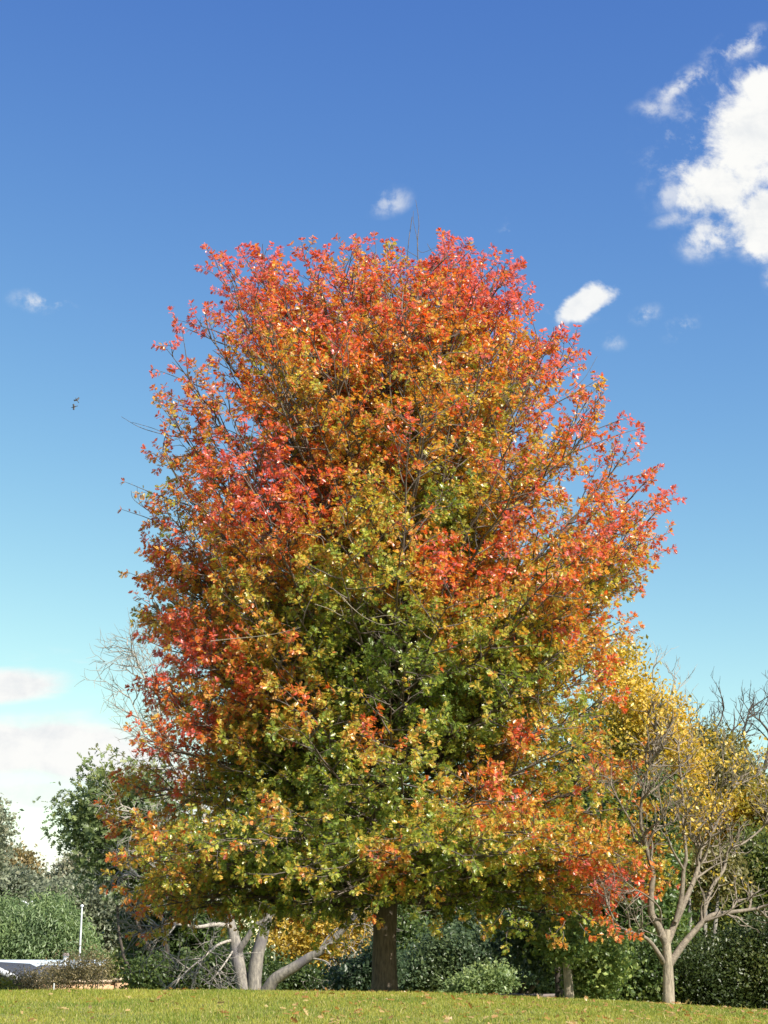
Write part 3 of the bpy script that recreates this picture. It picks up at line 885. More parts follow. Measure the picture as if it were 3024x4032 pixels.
bare_tree('bare_tree', 'slender leafless tree with upright twigs behind the yellow autumn tree', 2560, 47.0,
    [([(2560, 3960), (2560, 3400), (2565, 3000), (2560, 2800)], .14, .05, (0, 0)),
     ([(2562, 2900), (2530, 2760), (2510, 2640), (2500, 2580)], .045, .008, (0, .4)),
     ([(2562, 2850), (2580, 2740), (2570, 2660), (2575, 2620)], .045, .008, (0, -.4)),
     ([(2562, 2950), (2620, 2800), (2650, 2720), (2665, 2670)], .045, .008, (0, .4)),
     ([(2562, 2900), (2450, 2700), (2400, 2560), (2390, 2500)], .045, .008, (0, .4)),
     ([(2562, 3000), (2640, 2880), (2690, 2800)], .045, .008, (0, -.6))],
    M_GREYTWIG, M_GREYTWIG, 47, twig_len=1.0, gen=3, density=3.6, trunk_limb=1, up=.8, tr=.006, dens2=5)

# ------------------------------------------------------------------ leafy trees and shrubs behind
# left
leafy('green_tree', 'dark green broadleaf tree with yellow tips poking out behind the oak on the left', 'tree', 730, 44,
      [(560, 3230, 230, 210, 0, 1.6), (430, 3150, 160, 150, 0, 1.2), (340, 3270, 110, 100, 0, .8), (480, 3380, 150, 130, 0, 1.2), (650, 3400, 200, 180, 0, 1.4)],
      1000, 9, .17, [(0, (.10, .14, .06)), (.4, (.17, .22, .08)), (.7, (.28, .27, .06)), (1, (.55, .40, .09))], .42, seed=61, spread=.24, shell=.25, rag=.5,
      tfn=lambda p: .28 + .75 * (fbm(p, .55, 3.1) - .5) + .10 * (p[:, 2] - 5), stem_r=.07, ntops=4, tmpl=OAK)
leafy('green_tree', 'loose dark green tree low behind the pale bare twigs on the left', 'tree', 640, 46,
      [(620, 3660, 130, 120, 0, 1.5), (720, 3720, 170, 150, 0, 1.5), (590, 3800, 90, 90, 0, 1.2), (850, 3700, 130, 150, 0, 1.3)],
      900, 26, .13, GREEN, .42, seed=62, spread=.22, shell=.3)
leafy('shrub', 'dark green shrub at the lawn edge under the pale bare twigs', 'shrub', 650, 42,
      [(590, 3850, 70, 60, 0, .9), (680, 3850, 110, 70, 0, .9), (820, 3840, 110, 80, 0, .9)], 520, 26, .09, GREEN, .5, part='foliage', seed=63, spread=.14, shell=.3, stem_r=.03)
leafy('shrub', 'dark shrub low behind the pale tree trunks', 'shrub', 930, 42,
      [(960, 3820, 120, 110, 0, 1.0), (1100, 3860, 110, 60, 0, 1.0), (1210, 3870, 90, 50, 0, .9)], 480, 24, .10, GREEN, .30, part='foliage', seed=64, spread=.16, shell=.3, stem_r=.03)
leafy('yellow_shrub', 'golden yellow shrub between the pale trunks and the oak trunk', 'shrub', 1220, 44,
      [(1180, 3720, 150, 110, 0, 1.2), (1320, 3700, 150, 120, 0, 1.2), (1420, 3640, 90, 110, 0, 1.0), (1250, 3800, 160, 90, 0, 1.1)],
      620, 22, .11, [(0, (.16, .15, .03)), (.4, (.36, .27, .05)), (.7, (.60, .40, .06)), (1, (.68, .50, .10))], .52, part='foliage', seed=65, spread=.2, shell=.3, stem_r=.05, mat=M_TANBARK)
leafy('shrub', 'low dark green shrub just left of the oak trunk', 'shrub', 1420, 34,
      [(1400, 3860, 90, 55, 0, .7), (1490, 3810, 70, 90, 0, .7)], 300, 26, .09, BLUEGREEN, .4, part='foliage', seed=66, spread=.13, shell=.3, stem_r=.03)
leafy('shrub', 'mid green shrub with yellowish tips just right of the oak trunk', 'shrub', 1620, 38,
      [(1600, 3700, 90, 80, 0, .9), (1680, 3760, 90, 60, 0, .9), (1560, 3620, 60, 60, 0, .7)], 420, 24, .10, [(0, (.05, .09, .03)), (.5, (.11, .16, .045)), (1, (.34, .33, .06))], .42, part='foliage', seed=67, spread=.15, shell=.3, stem_r=.03)
leafy('shrub', 'dense dark green shrub between the oak trunk and the low rail', 'shrub', 1800, 36,
      [(1640, 3850, 110, 80, 0, .9), (1760, 3800, 140, 120, 0, 1.0), (1890, 3790, 130, 120, 0, 1.0), (1850, 3880, 130, 60, 0, .9)], 1100, 26, .09, BLUEGREEN, .55, part='foliage', seed=68, rag=.7, spread=.15, shell=.3, stem_r=.04)
leafy('green_tree', 'dark green spreading tree over the low rail, right of the oak trunk', 'tree', 2010, 40,
      [(1900, 3680, 150, 90, 0, 1.2), (2040, 3660, 160, 110, 0, 1.3), (2180, 3690, 150, 110, 0, 1.2), (2080, 3770, 120, 70, 0, 1.0)], 1100, 24, .11, BLUEGREEN, .5, seed=69, spread=.18, shell=.3, stem_r=.09)
leafy('shrub', 'pale green shrub tuft low before the dark shrubs right of the oak trunk', 'shrub', 1900, 33,
      [(1880, 3880, 70, 40, 0, .5), (1960, 3850, 50, 50, 0, .5), (1820, 3900, 50, 30, 0, .4)], 240, 22, .075, PEPPER, .55, part='foliage', seed=113, spread=.11, shell=.2, stem_r=.015, rag=.7)
leafy('shrub', 'sunlit green shrub in the gap behind the low rail', 'shrub', 2080, 46,
      [(2060, 3850, 110, 60, 0, 1.0), (2170, 3840, 80, 70, 0, 1.0)], 400, 24, .11, PEPPER, .6, part='foliage', seed=70, spread=.16, shell=.3, stem_r=.04)
leafy('green_tree', 'dark leafy tree behind the oak trunk, hiding the sky below the oak crown', 'tree', 1500, 58,
      [(1350, 3560, 200, 140, 0, 1.8), (1600, 3520, 190, 140, 0, 1.8), (1820, 3560, 180, 130, 0, 1.8), (2020, 3500, 170, 150, 0, 1.8), (1130, 3520, 170, 150, 0, 1.8), (1500, 3680, 200, 90, 0, 1.8)],
      1300, 22, .17, OLIVE, .35, seed=112, spread=.3, shell=.35, stem_r=.12, rag=.5)
# twin-trunk tree at 2240
def twin():
    rng = np.random.default_rng(71)
    g = G(2240, 26.5)
    root = empty('twin_trunk_tree', g, 'short leafy tree with one sunlit tan trunk, standing left of the bare tree', 'tree')
    tb = Tubes()
    path = smooth_path([P(2243, 3955, 26.5), P(2240, 3900, 26.5), P(2233, 3820, 26.5), P(2222, 3740, 26.4), P(2200, 3640, 26.3)], 6)
    tb.add(path, np.linspace(.080, .045, len(path)), 16, .2)
    tb.build('trunk', M_TANBARK, root)
    lb = lobes_px([(2330, 3740, 120, 90, 0, .7), (2250, 3690, 90, 70, 0, .7), (2370, 3820, 80, 70, 0, .6), (2300, 3860, 60, 50, 0, .5), (2235, 3715, 80, 40, -1.1, .4), (2190, 3700, 70, 40, -.9, .4)], 27.3)
    crown_mesh('crown', lb, 520, 18, .085, [(0, (.04, .09, .03)), (.5, (.12, .19, .06)), (1, (.34, .38, .10))], lambda p: .5 + .5 * (fbm(p, 1.2, 2) - .5), root, rng, .13, .25)
    br = Tubes()
    for l in lb:
        q = path[-6] + 0; br.add(wander(q, np.array(l[:3]) - q, float(np.linalg.norm(np.array(l[:3]) - q)), 6, .08, rng), np.linspace(.025, .006, 7), 6)
    br.build('branches', M_TANBARK, root)
    g2 = G(2200, 28.5)
    r2 = empty('dark_trunk_tree', g2, 'shaded dark-trunked tree close behind the sunlit tan trunk', 'tree')
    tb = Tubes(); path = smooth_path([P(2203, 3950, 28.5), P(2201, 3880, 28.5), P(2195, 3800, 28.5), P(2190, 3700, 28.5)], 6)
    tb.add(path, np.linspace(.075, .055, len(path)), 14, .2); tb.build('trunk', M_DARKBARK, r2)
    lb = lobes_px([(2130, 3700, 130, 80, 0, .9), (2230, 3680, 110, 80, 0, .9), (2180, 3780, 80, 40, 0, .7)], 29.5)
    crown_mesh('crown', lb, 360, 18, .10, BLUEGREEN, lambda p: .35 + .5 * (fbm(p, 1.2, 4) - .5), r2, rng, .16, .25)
twin()
# right
leafy('green_tree', 'green broadleaf tree in the gap between the oak and the bare tree', 'tree', 2440, 34,
      [(2450, 3560, 150, 150, 0, 1.2), (2400, 3400, 130, 150, 0, 1.2), (2540, 3420, 120, 160, 0, 1.2), (2560, 3650, 120, 110, 0, 1.0), (2450, 3230, 120, 130, 0, 1.1), (2560, 3180, 110, 120, 0, 1.1)],
      1700, 24, .11, [(0, (.035, .07, .02)), (.5, (.08, .13, .035)), (1, (.26, .30, .07))], .5, seed=72, spread=.2, shell=.3, stem_r=.12)
leafy('shrub', 'dark green bushy shrub behind and left of the bare tree trunk', 'shrub', 2480, 31,
      [(2420, 3790, 110, 90, 0, .8), (2540, 3800, 110, 110, 0, .8), (2440, 3880, 120, 70, 0, .8), (2580, 3890, 100, 70, 0, .8)], 1000, 26, .085, GREEN, .5, part='foliage', seed=73, rag=.7, spread=.14, shell=.3, stem_r=.03)
leafy('hedge', 'dense dark evergreen hedge along the lawn at the right', 'hedge', 2850, 31,
      [(2720, 3860, 110, 100, 0, .9), (2830, 3830, 120, 140, 0, .9), (2940, 3810, 120, 160, 0, .9), (3060, 3800, 130, 190, 0, 1.0), (2900, 3940, 130, 70, 0, .8), (3040, 3950, 120, 80, 0, .8)],
      2500, 32, .066, [(0, (.022, .038, .013)), (.5, (.060, .085, .024)), (1, (.20, .20, .05))], .42, part='foliage', seed=74, spread=.13, shell=.35, stem_r=.04, rag=.5)
leafy('green_tree', 'mossy green tree above the hedge at the right edge', 'tree', 2950, 37,
      [(2930, 3620, 130, 130, 0, 1.2), (3050, 3560, 130, 160, 0, 1.2), (2850, 3700, 110, 80, 0, 1.0), (2990, 3420, 110, 120, 0, 1.0)],
      1300, 24, .12, [(0, (.035, .05, .014)), (.5, (.10, .13, .03)), (1, (.30, .30, .05))], .5, seed=75, spread=.2, shell=.3, stem_r=.14)
leafy('yellow_tree', 'golden yellow autumn tree behind the bare tree on the right', 'tree', 2560, 42,
      [(2460, 2760, 110, 130, 0, 1.3), (2560, 2850, 140, 150, 0, 1.5), (2400, 2620, 60, 90, 0, .9), (2480, 2960, 150, 140, 0, 1.5), (2640, 2980, 110, 120, 0, 1.4), (2680, 3080, 80, 80, 0, 1.0), (2600, 3120, 120, 110, 0, 1.4), (2740, 3350, 100, 70, 0, 1.0), (2640, 3300, 120, 90, 0, 1.2), (2330, 2500, 40, 60, 0, .6), (2480, 2570, 45, 40, 0, .5), (2640, 3420, 60, 50, -1, .7), (2720, 3000, 60, 80, -1, .7), (2800, 3180, 50, 60, -1, .6)],
      1500, 15, .11, YELLOW, .55, seed=76, spread=.22, shell=.3, stem_r=.16, mat=M_TANBARK,
      tfn=lambda p: .52 + .8 * (fbm(p, .5, 6.1) - .5))
leafy('olive_tree', 'rounded olive brown evergreen crown behind the bare tree at the right', 'tree', 2830, 44,
      [(2790, 3060, 150, 180, 0, 1.8), (2870, 3160, 150, 180, 0, 1.8), (2910, 3290, 150, 180, 0, 1.8), (2740, 3250, 160, 170, 0, 1.8), (2850, 3450, 180, 160, 0, 1.8)],
      2400, 24, .11, OLIVE, .5, seed=77, spread=.2, shell=.45, stem_r=.2, rag=.12)
leafy('yellow_tree', 'small yellow green tree at the right edge above the hedge', 'tree', 3010, 41,
      [(3000, 3220, 90, 110, 0, 1.2), (3060, 3330, 110, 120, 0, 1.2), (2960, 3360, 80, 80, 0, .9)], 700, 18, .13, YELLOW, .34, seed=78, spread=.22, shell=.3, stem_r=.1)
leafy('green_tree', 'tall dark tree mostly hidden behind the oak, filling behind the yellow tree', 'tree', 2400, 52,
      [(2380, 3050, 200, 260, 0, 2.0), (2300, 3350, 200, 260, 0, 2.0), (2520, 3400, 220, 300, 0, 2.0)], 1500, 22, .16, GREEN, .4, seed=79, spread=.3, shell=.4, stem_r=.2)
leafy('green_tree', 'dark green tree closing the view behind the hedge and bare trunk', 'tree', 2700, 50,
      [(2650, 3600, 230, 250, 0, 2.0), (2850, 3700, 230, 220, 0, 2.0), (2450, 3750, 200, 180, 0, 2.0), (3050, 3700, 230, 250, 0, 2.0)], 1500, 22, .16, GREEN, .3, seed=80, spread=.3, shell=.4, stem_r=.2)
for k, (px, tilt, lab) in enumerate([(2722, 8, 'slim pale trunk of a tree left of its two neighbours, above the hedge'), (2775, -4, 'slim pale trunk of a tree between its two neighbours, above the hedge'), (2810, -14, 'slim leaning pale trunk of a tree, rightmost of three above the hedge')]):
    g = G(px, 34.5)
    r = empty('slim_trunk_tree', g, lab, 'tree', 'slim pale trunks above the hedge')
    tb = Tubes(); path = smooth_path([P(px, 3960, 34.5), P(px + 2, 3800, 34.5), P(px - tilt * .3, 3680, 34.6), P(px - tilt, 3560, 34.7), P(px - tilt * 2, 3420, 34.9)], 5)
    tb.add(path, np.linspace(.06, .03, len(path)), 8, .2); tb.build('trunk', M_PALE, r)
    crown_mesh('crown', lobes_px([(px - tilt * 2, 3430, 70, 90, 0, .6)], 34.9), 80, 16, .10, OLIVE, lambda p: np.full(len(p), .6), r, np.random.default_rng(90 + k), .2, .3)

# ------------------------------------------------------------------ far left: valley with trees and roofs
leafy('weeping_tree', 'fresh green weeping pepper tree above the pale roofs', 'tree', 150, 82,
      [(60, 3700, 90, 70, 0, 3.0), (190, 3690, 80, 70, -1, 2.0), (285, 3745, 65, 55, 0, 2.5), (130, 3665, 70, 40, 0, 2.5), (200, 3620, 60, 50, 1, 2), (20, 3640, 70, 45, 1, 2), (-60, 3680, 90, 80, 0, 3), (110, 3740, 60, 40, -2, 1.5), (240, 3660, 45, 45, -1, 1.5), (330, 3770, 35, 30, 0, 1.5), (20, 3750, 60, 45, -2, 1.5)],
      2600, 34, .27, PEPPER, .42, seed=101, spread=.35, shell=.5, tmpl=NARROW, aniso=(.8, .8, 1.25), droop=1.3, stem_r=.3, ntops=6, rag=.55)
leafy('gum_tree', 'grey green gum tree with a tall rounded crown left of the oak', 'tree', 310, 125,
      [(330, 3460, 75, 65, 0, 3), (290, 3490, 60, 50, 0, 3), (390, 3520, 70, 60, 0, 3), (350, 3420, 50, 40, 0, 2)], 800, 40, .28, GUM, .55, seed=102, spread=.5, shell=.4, stem_r=.15, mat=M_TANBARK)
leafy('gum_tree', 'broad olive gum tree behind the white pole', 'tree', 340, 112,
      [(240, 3560, 90, 50, 0, 3), (340, 3560, 100, 60, 0, 3), (430, 3600, 90, 80, 0, 3), (380, 3680, 110, 90, 0, 3), (480, 3700, 100, 110, 0, 3), (420, 3780, 110, 60, 0, 3), (560, 3640, 110, 100, 0, 3)],
      2300, 36, .27, GUM, .35, seed=103, spread=.5, shell=.4, stem_r=.15)
leafy('gum_tree', 'thin-crowned gum tree with golden tips at the left edge', 'tree', 40, 120,
      [(20, 3420, 60, 45, 0, 2.5), (90, 3430, 45, 35, 0, 2), (-50, 3440, 70, 60, 0, 3), (60, 3400, 50, 28, 0, 2), (0, 3510, 40, 60, 0, 2)], 420, 34, .26, [(0, (.07, .08, .04)), (.5, (.17, .14, .06)), (1, (.38, .26, .10))], .55, seed=104, spread=.45, shell=.3, stem_r=.3, mat=M_TANBARK)
leafy('gum_tree', 'dark round gum tree left of the grey roof on the skyline', 'tree', 80, 116,
      [(70, 3500, 55, 45, 0, 2.5), (30, 3550, 60, 50, 0, 2.5), (110, 3540, 45, 45, 0, 2.5), (160, 3560, 50, 35, 0, 2.5)], 800, 38, .26, GUM, .25, seed=105, spread=.45, shell=.4, stem_r=.3)
leafy('gum_tree', 'tall tree whose edge just enters the picture at the left', 'tree', -120, 60,
      [(-60, 3260, 60, 80, 0, 1.5), (-70, 3390, 62, 60, 0, 1.5)], 240, 30, .17, GUM, .4, seed=106, spread=.3, shell=.4, stem_r=.08, ntops=1)
leafy('gum_tree', 'small distant tree tuft beside the grey roof', 'tree', 135, 190,
      [(150, 3483, 16, 9, 0, 3), (125, 3488, 14, 9, 0, 3)], 60, 20, .6, GUM, .5, seed=107, spread=.6, shell=.4, stem_r=.2)
leafy('dry_shrub', 'twiggy brown shrub growing in front of the tan wall', 'shrub', 330, 42,
      [(335, 3808, 85, 55, 0, 1.0), (250, 3835, 70, 35, 0, .8), (385, 3825, 50, 38, 0, .8), (190, 3870, 60, 18, 0, .6)], 400, 14, .085, [(0, (.10, .11, .05)), (.5, (.24, .20, .10)), (1, (.42, .33, .16))], .5, part='foliage', seed=108, spread=.17, shell=.2, tmpl=NARROW, stem_r=.02, mat=M_TANBARK, ntops=24)
leafy('shrub', 'green shrub at the right end of the tan wall', 'shrub', 470, 54,
      [(480, 3815, 45, 45, 0, .8)], 160, 22, .11, GREEN, .75, part='foliage', seed=109, spread=.16, shell=.3, stem_r=.03)
leafy('dry_shrub', 'straw coloured low shrub along the wall at the far left', 'shrub', 60, 40,
      [(20, 3885, 50, 22, 0, .5), (110, 3875, 70, 25, 0, .5)], 240, 18, .08, DRY, .6, part='foliage', seed=110, spread=.12, shell=.2, tmpl=NARROW, stem_r=.015, mat=M_TANBARK, ntops=14)
leafy('shrub', 'yellow green shrub tuft at the bottom left edge of the lawn', 'shrub', 5, 34,
      [(0, 3900, 40, 22, 0, .4)], 110, 20, .06, [(0, (.14, .15, .03)), (1, (.40, .34, .06))], .55, part='foliage', seed=111, spread=.08, shell=.2, stem_r=.012)

# box helper
def boxes(name, items, mat, parent=None, bevel=0.0):
    V, Q = [], []; n = 0
    for (x0, x1, y0, y1, z0, z1) in items:
        V += [(x0, y0, z0), (x1, y0, z0), (x1, y1, z0), (x0, y1, z0), (x0, y0, z1), (x1, y0, z1), (x1, y1, z1), (x0, y1, z1)]
        Q += [(n, n + 3, n + 2, n + 1), (n + 4, n + 5, n + 6, n + 7), (n, n + 1, n + 5, n + 4), (n + 1, n + 2, n + 6, n + 5), (n + 2, n + 3, n + 7, n + 6), (n + 3, n, n + 4, n + 7)]
        n += 8
    return build(name, V, [np.array(Q)], mat, parent)

def gable(name, x0, x1, y0, y1, z0, z1, mat, parent, over=.4, th=.12, axis='x'):
    """pitched roof: ridge along axis, real thickness"""
    if axis == 'x':
        ym = (y0 + y1) / 2
        prof = [(y0 - over, z0), (ym, z1), (y1 + over, z0), (y1 + over, z0 - th), (ym, z1 - th), (y0 - over, z0 - th)]
        V = [(x0 - over, a, b) for a, b in prof] + [(x1 + over, a, b) for a, b in prof]
    else:
        xm = (x0 + x1) / 2
        prof = [(x0 - over, z0), (xm, z1), (x1 + over, z0), (x1 + over, z0 - th), (xm, z1 - th), (x0 - over, z0 - th)]
        V = [(a, y0 - over, b) for a, b in prof] + [(a, y1 + over, b) for a, b in prof]
    Q = [(i, (i + 1) % 6, 6 + (i + 1) % 6, 6 + i) for i in range(6)]
    Q += [(0, 1, 4, 5), (1, 2, 3, 4), (6, 7, 10, 11), (7, 8, 9, 10)]
    return build(name, V, [np.array(Q)], mat, parent)

M_ROOFPALE = plain_mat('pale_metal_roof', (.40, .46, .53), .5, .08, 1.5, 0.0, ('X', 4))
M_ROOFGREY = plain_mat('grey_roof', (.12, .11, .115), .7, .1, 2)
M_ROOFDARK = plain_mat('dark_roof', (.03, .034, .05), .7, .2, 3)
M_WALLGREY = plain_mat('grey_cladding', (.22, .19, .18), .7, .1, 3, 0, ('Z', 3))
M_WALLMAUVE = plain_mat('dark_mauve_wall', (.10, .085, .12), .7, .2, 3)
M_CREAM = plain_mat('cream_wall', (.62, .55, .46), .8, .08, 3)
M_WHITE = plain_mat('white_paint', (.46, .48, .51), .5, .06, 5)
M_TANWALL = plain_mat('tan_render_wall', (.42, .26, .15), .85, .15, 2.5)
M_TANCAP = plain_mat('tan_coping', (.50, .38, .28), .85, .12, 4)
M_GLASS = plain_mat('dark_window_glass', (.02, .025, .03), .15, .1, 3)
M_RED = plain_mat('red_door_paint', (.35, .04, .04), .6, .1, 3)
M_STEEL = plain_mat('galvanised_steel', (.55, .57, .60), .45, .1, 8, .3)
M_LOG = plain_mat('weathered_timber', (.16, .13, .12), .85, .2, 9)

# tan garden wall
def garden_wall():
    Y = 50.0
    a = P(-250, 3868, Y); b = P(478, 3868, Y)
    gz = -3.0
    root = empty('garden_wall', (b[0], Y, float(ground_z(b[0], Y))), 'tan rendered garden wall with a pier at its right end, beyond the lawn', 'wall')
    top = a[2]
    boxes('wall_face', [(a[0], b[0] - .17, Y, Y + .22, gz, top)], M_TANWALL, root)
    boxes('coping', [(a[0], b[0] - .17, Y - .05, Y + .27, top, top + .07)], M_TANCAP, root)
    boxes('pier', [(b[0] - .165, b[0] + .16, Y - .06, Y + .28, gz, top + .04)], M_TANWALL, root)
    boxes('pier_cap', [(b[0] - .21, b[0] + .205, Y - .11, Y + .33, top + .04, top + .12)], M_TANCAP, root)
garden_wall()

def long_house():
    Y = 62.0
    x0, x1 = P(-150, 3800, Y)[0], P(500, 3800, Y)[0]
    eave = P(0, 3806, Y)[2]; ridge = P(0, 3779, Y + 3.5)[2]
    gz = float(ground_z(x0, Y)) - .3
    root = empty('long_house', ((x0 + x1) / 2, Y + 3.5, gz), 'long low house with a pale blue metal roof, below the weeping tree', 'house')
    boxes('wall', [(x0, x1, Y, Y + 7, gz, eave - .12)], M_WALLMAUVE, root)
    gable('roof', x0, x1, Y, Y + 7, eave, ridge, M_ROOFPALE, root, .5, .1)
    for k, (a, b) in enumerate([(48, 100), (147, 200)]):
        xa, xb = P(a, 3820, Y)[0], P(b, 3820, Y)[0]
        boxes('cladding_panel', [(xa, xb, Y - .06, Y - .005, P(0, 3858, Y)[2], P(0, 3812, Y)[2])], M_WALLGREY, root)
    xa, xb = P(106, 0, Y)[0], P(143, 0, Y)[0]
    boxes('door', [(P(108, 3820, Y)[0], P(125, 3820, Y)[0], Y - .05, Y - .004, gz + .02, P(0, 3813, Y)[2])], M_RED, root)
    for a, b in [(128, 142), (215, 245), (262, 292), (310, 340)]:
        f = boxes('window', [(P(a, 3820, Y)[0], P(b, 3820, Y)[0], Y - .05, Y - .004, P(0, 3845, Y)[2], P(0, 3816, Y)[2])], M_WHITE, root)
        boxes('pane', [(P(a + 3, 3820, Y)[0], P(b - 3, 3820, Y)[0], Y - .06, Y - .052, P(0, 3842, Y)[2], P(0, 3819, Y)[2])], M_GLASS, f)
    # lean-to porch roof
    xa, xb = P(170, 3800, Y)[0], P(290, 3800, Y)[0]
    z1, z2 = P(0, 3800, Y - .6)[2], P(0, 3812, Y - 1.6)[2]
    V = [(xa, Y - .51, z1), (xb, Y - .51, z1), (xb, Y - 1.8, z2), (xa, Y - 1.8, z2), (xa, Y - .51, z1 - .08), (xb, Y - .51, z1 - .08), (xb, Y - 1.8, z2 - .08), (xa, Y - 1.8, z2 - .08)]
    build('porch_roof', V, [np.array([(0, 3, 2, 1), (4, 5, 6, 7), (3, 7, 6, 2), (0, 1, 5, 4), (0, 4, 7, 3), (1, 2, 6, 5)])], M_ROOFGREY, root)
    boxes('porch_post', [(xa + .1, xa + .2, Y - 1.7, Y - 1.6, gz, z2 - .08)], M_LOG, root)
    boxes('porch_post', [(xb - .2, xb - .1, Y - 1.7, Y - 1.6, gz, z2 - .08)], M_LOG, root)
    tb = Tubes(); c = P(258, 3790, Y + 1)
    tb.add([c - np.array([0, 0, .5]), c + np.array([0, 0, .25])], .09, 10); tb.build('flue', M_WHITE, root)
    tb = Tubes(); tb.add([c + np.array([0, 0, .24]), c + np.array([0, 0, .34])], [.14, .10], 10); tb.build('flue_cowl', M_LOG, root)
long_house()

def gable_house():
    Y = 52.0
    xa = P(-190, 3800, Y)[0]; xb = P(88, 3868, Y)[0]
    apex = P(-40, 3785, Y)[2]; eave = P(88, 3868, Y)[2]
    gz = float(ground_z(xa, Y)) - .3
    root = empty('gable_house', ((xa + xb) / 2, Y + 3, gz), 'house end with a grey gable and white bargeboard at the left edge', 'house')
    xm = (xa + xb) / 2
    V = [(xa + .3, Y, gz), (xb - .3, Y, gz), (xb - .3, Y, eave - .14), (xm, Y, apex - .2), (xa + .3, Y, eave - .14)]
    V += [(a, Y + 6, c) for a, _, c in V]
    n = 5
    build('wall', V, [np.array([(0, 1, 2, 4), (5, 9, 7, 6), (0, 5, 6, 1), (1, 6, 7, 2), (4, 9, 5, 0)]), np.array([(4, 2, 3), (9, 8, 7)])], M_WALLGREY, root)
    gable('roof', xa, xb, Y - .1, Y + 6, eave, apex, M_ROOFGREY, root, .25, .12, 'y')
    t = Tubes()
    for e in (xa - .3, xb + .3):
        V = [(e, Y - .42, eave + .02), (xm, Y - .42, apex + .03), (xm, Y - .42, apex - .17), (e, Y - .42, eave - .18),
             (e, Y - .365, eave + .02), (xm, Y - .365, apex + .03), (xm, Y - .365, apex - .17), (e, Y - .365, eave - .18)]
        build('bargeboard', V, [np.array([(0, 1, 2, 3), (4, 7, 6, 5), (0, 4, 5, 1), (3, 2, 6, 7), (0, 3, 7, 4), (1, 5, 6, 2)])], M_WHITE, root)
    f = boxes('window', [(xb - 2.2, xb - 1.2, Y - .05, Y - .004, eave - 1.2, eave - .3)], M_WHITE, root)
gable_house()

def shed_right():
    Y = 70
    x0, x1 = P(395, 3790, Y)[0], P(560, 3790, Y)[0]
    eave = P(0, 3805, Y)[2]; ridge = P(0, 3780, Y + 3)[2]
    gz = float(ground_z(x0, Y)) - .3
    root = empty('blue_shed', ((x0 + x1) / 2, Y + 3, gz), 'low shed with a bluish roof, right of the twiggy brown shrub', 'shed')
    boxes('wall', [(x0, x1, Y, Y + 6, gz, eave - .12)], plain_mat('blue_grey_wall', (.25, .30, .42), .7, .1, 3), root)
    gable('roof', x0, x1, Y, Y + 6, eave, ridge, M_ROOFPALE, root, .4, .1)
    boxes('door', [(x0 + .5, x0 + 1.6, Y - .05, Y - .004, gz + .02, eave - .3)], M_WALLGREY, root)
shed_right()

def skyline_house():
    Y = 165
    x0, x1 = P(140, 3490, Y)[0], P(221, 3490, Y)[0]
    top = P(0, 3487, Y)[2]; low = P(0, 3545, Y)[2]
    gz = float(ground_z(x0, Y)) - .3
    root = empty('skyline_house', ((x0 + x1) / 2, Y + 4, gz), 'distant building with a plain grey roof showing above the trees on the left', 'house')
    xl = P(116, 3500, Y)[0]
    boxes('wall', [(xl, x1 - .2, Y, Y + 9, gz, P(0, 3522, Y)[2])], M_CREAM, root)
    # hipped grey roof
    zl = P(0, 3525, Y)[2]
    V = [(xl + .3, Y - .4, zl), (x1, Y - .4, zl), (x1, Y + 9, zl), (xl + .3, Y + 9, zl), (P(172, 0, Y)[0], Y + 2.5, top), (x1 - .02, Y + 2.5, top - .15), (x1 - .02, Y + 6, top - .15), (P(172, 0, Y)[0], Y + 6, top)]
    build('roof', V, [np.array([(0, 3, 2, 1), (4, 5, 6, 7), (0, 1, 5, 4), (1, 2, 6, 5), (2, 3, 7, 6), (3, 0, 4, 7)])], M_ROOFGREY, root)
    boxes('parapet', [(xl - .2, P(152, 0, Y)[0], Y - .9, Y - .45, P(0, 3508, Y)[2], P(0, 3496, Y)[2])], M_WHITE, root)
    f = boxes('window', [(xl + .8, xl + 2.0, Y - .06, Y - .004, zl - 2.4, zl - 1.2)], M_WHITE, root)
    boxes('pane', [(xl + .9, xl + 1.9, Y - .09, Y - .065, zl - 2.3, zl - 1.3)], M_GLASS, f)
skyline_house()

def hidden_house():
    Y = 58
    xa, xb = P(1540, 3650, Y)[0], P(1790, 3650, Y)[0]
    ridge = P(0, 3560, Y + 3)[2]; eave = P(0, 3672, Y)[2]
    gz = float(ground_z(xa, Y)) - .3
    root = empty('dark_roof_house', ((xa + xb) / 2, Y + 3, gz), 'house with a dark blue roof and white wall glimpsed right of the oak trunk', 'house')
    boxes('wall', [(xa, xb, Y, Y + 6, gz, eave - .13)], M_WHITE, root)
    xm = (xa + xb) / 2
    V = [(xa - .4, Y - .4, eave), (xb + .4, Y - .4, eave), (xb + .4, Y + 6.4, eave), (xa - .4, Y + 6.4, eave), (xm - .35, Y + 3, ridge), (xm + .35, Y + 3, ridge)]
    build('roof', V, [np.array([(0, 3, 2, 1), (0, 1, 5, 4), (2, 3, 4, 5)]), np.array([(1, 2, 5), (3, 0, 4)])], M_ROOFDARK, root)
    f = boxes('window', [(xm - .3, xm + .5, Y - .05, Y - .004, eave - 1.4, eave - .5)], M_WHITE, root)
    boxes('pane', [(xm - .22, xm + .42, Y - .07, Y - .052, eave - 1.32, eave - .58)], M_GLASS, f)
hidden_house()

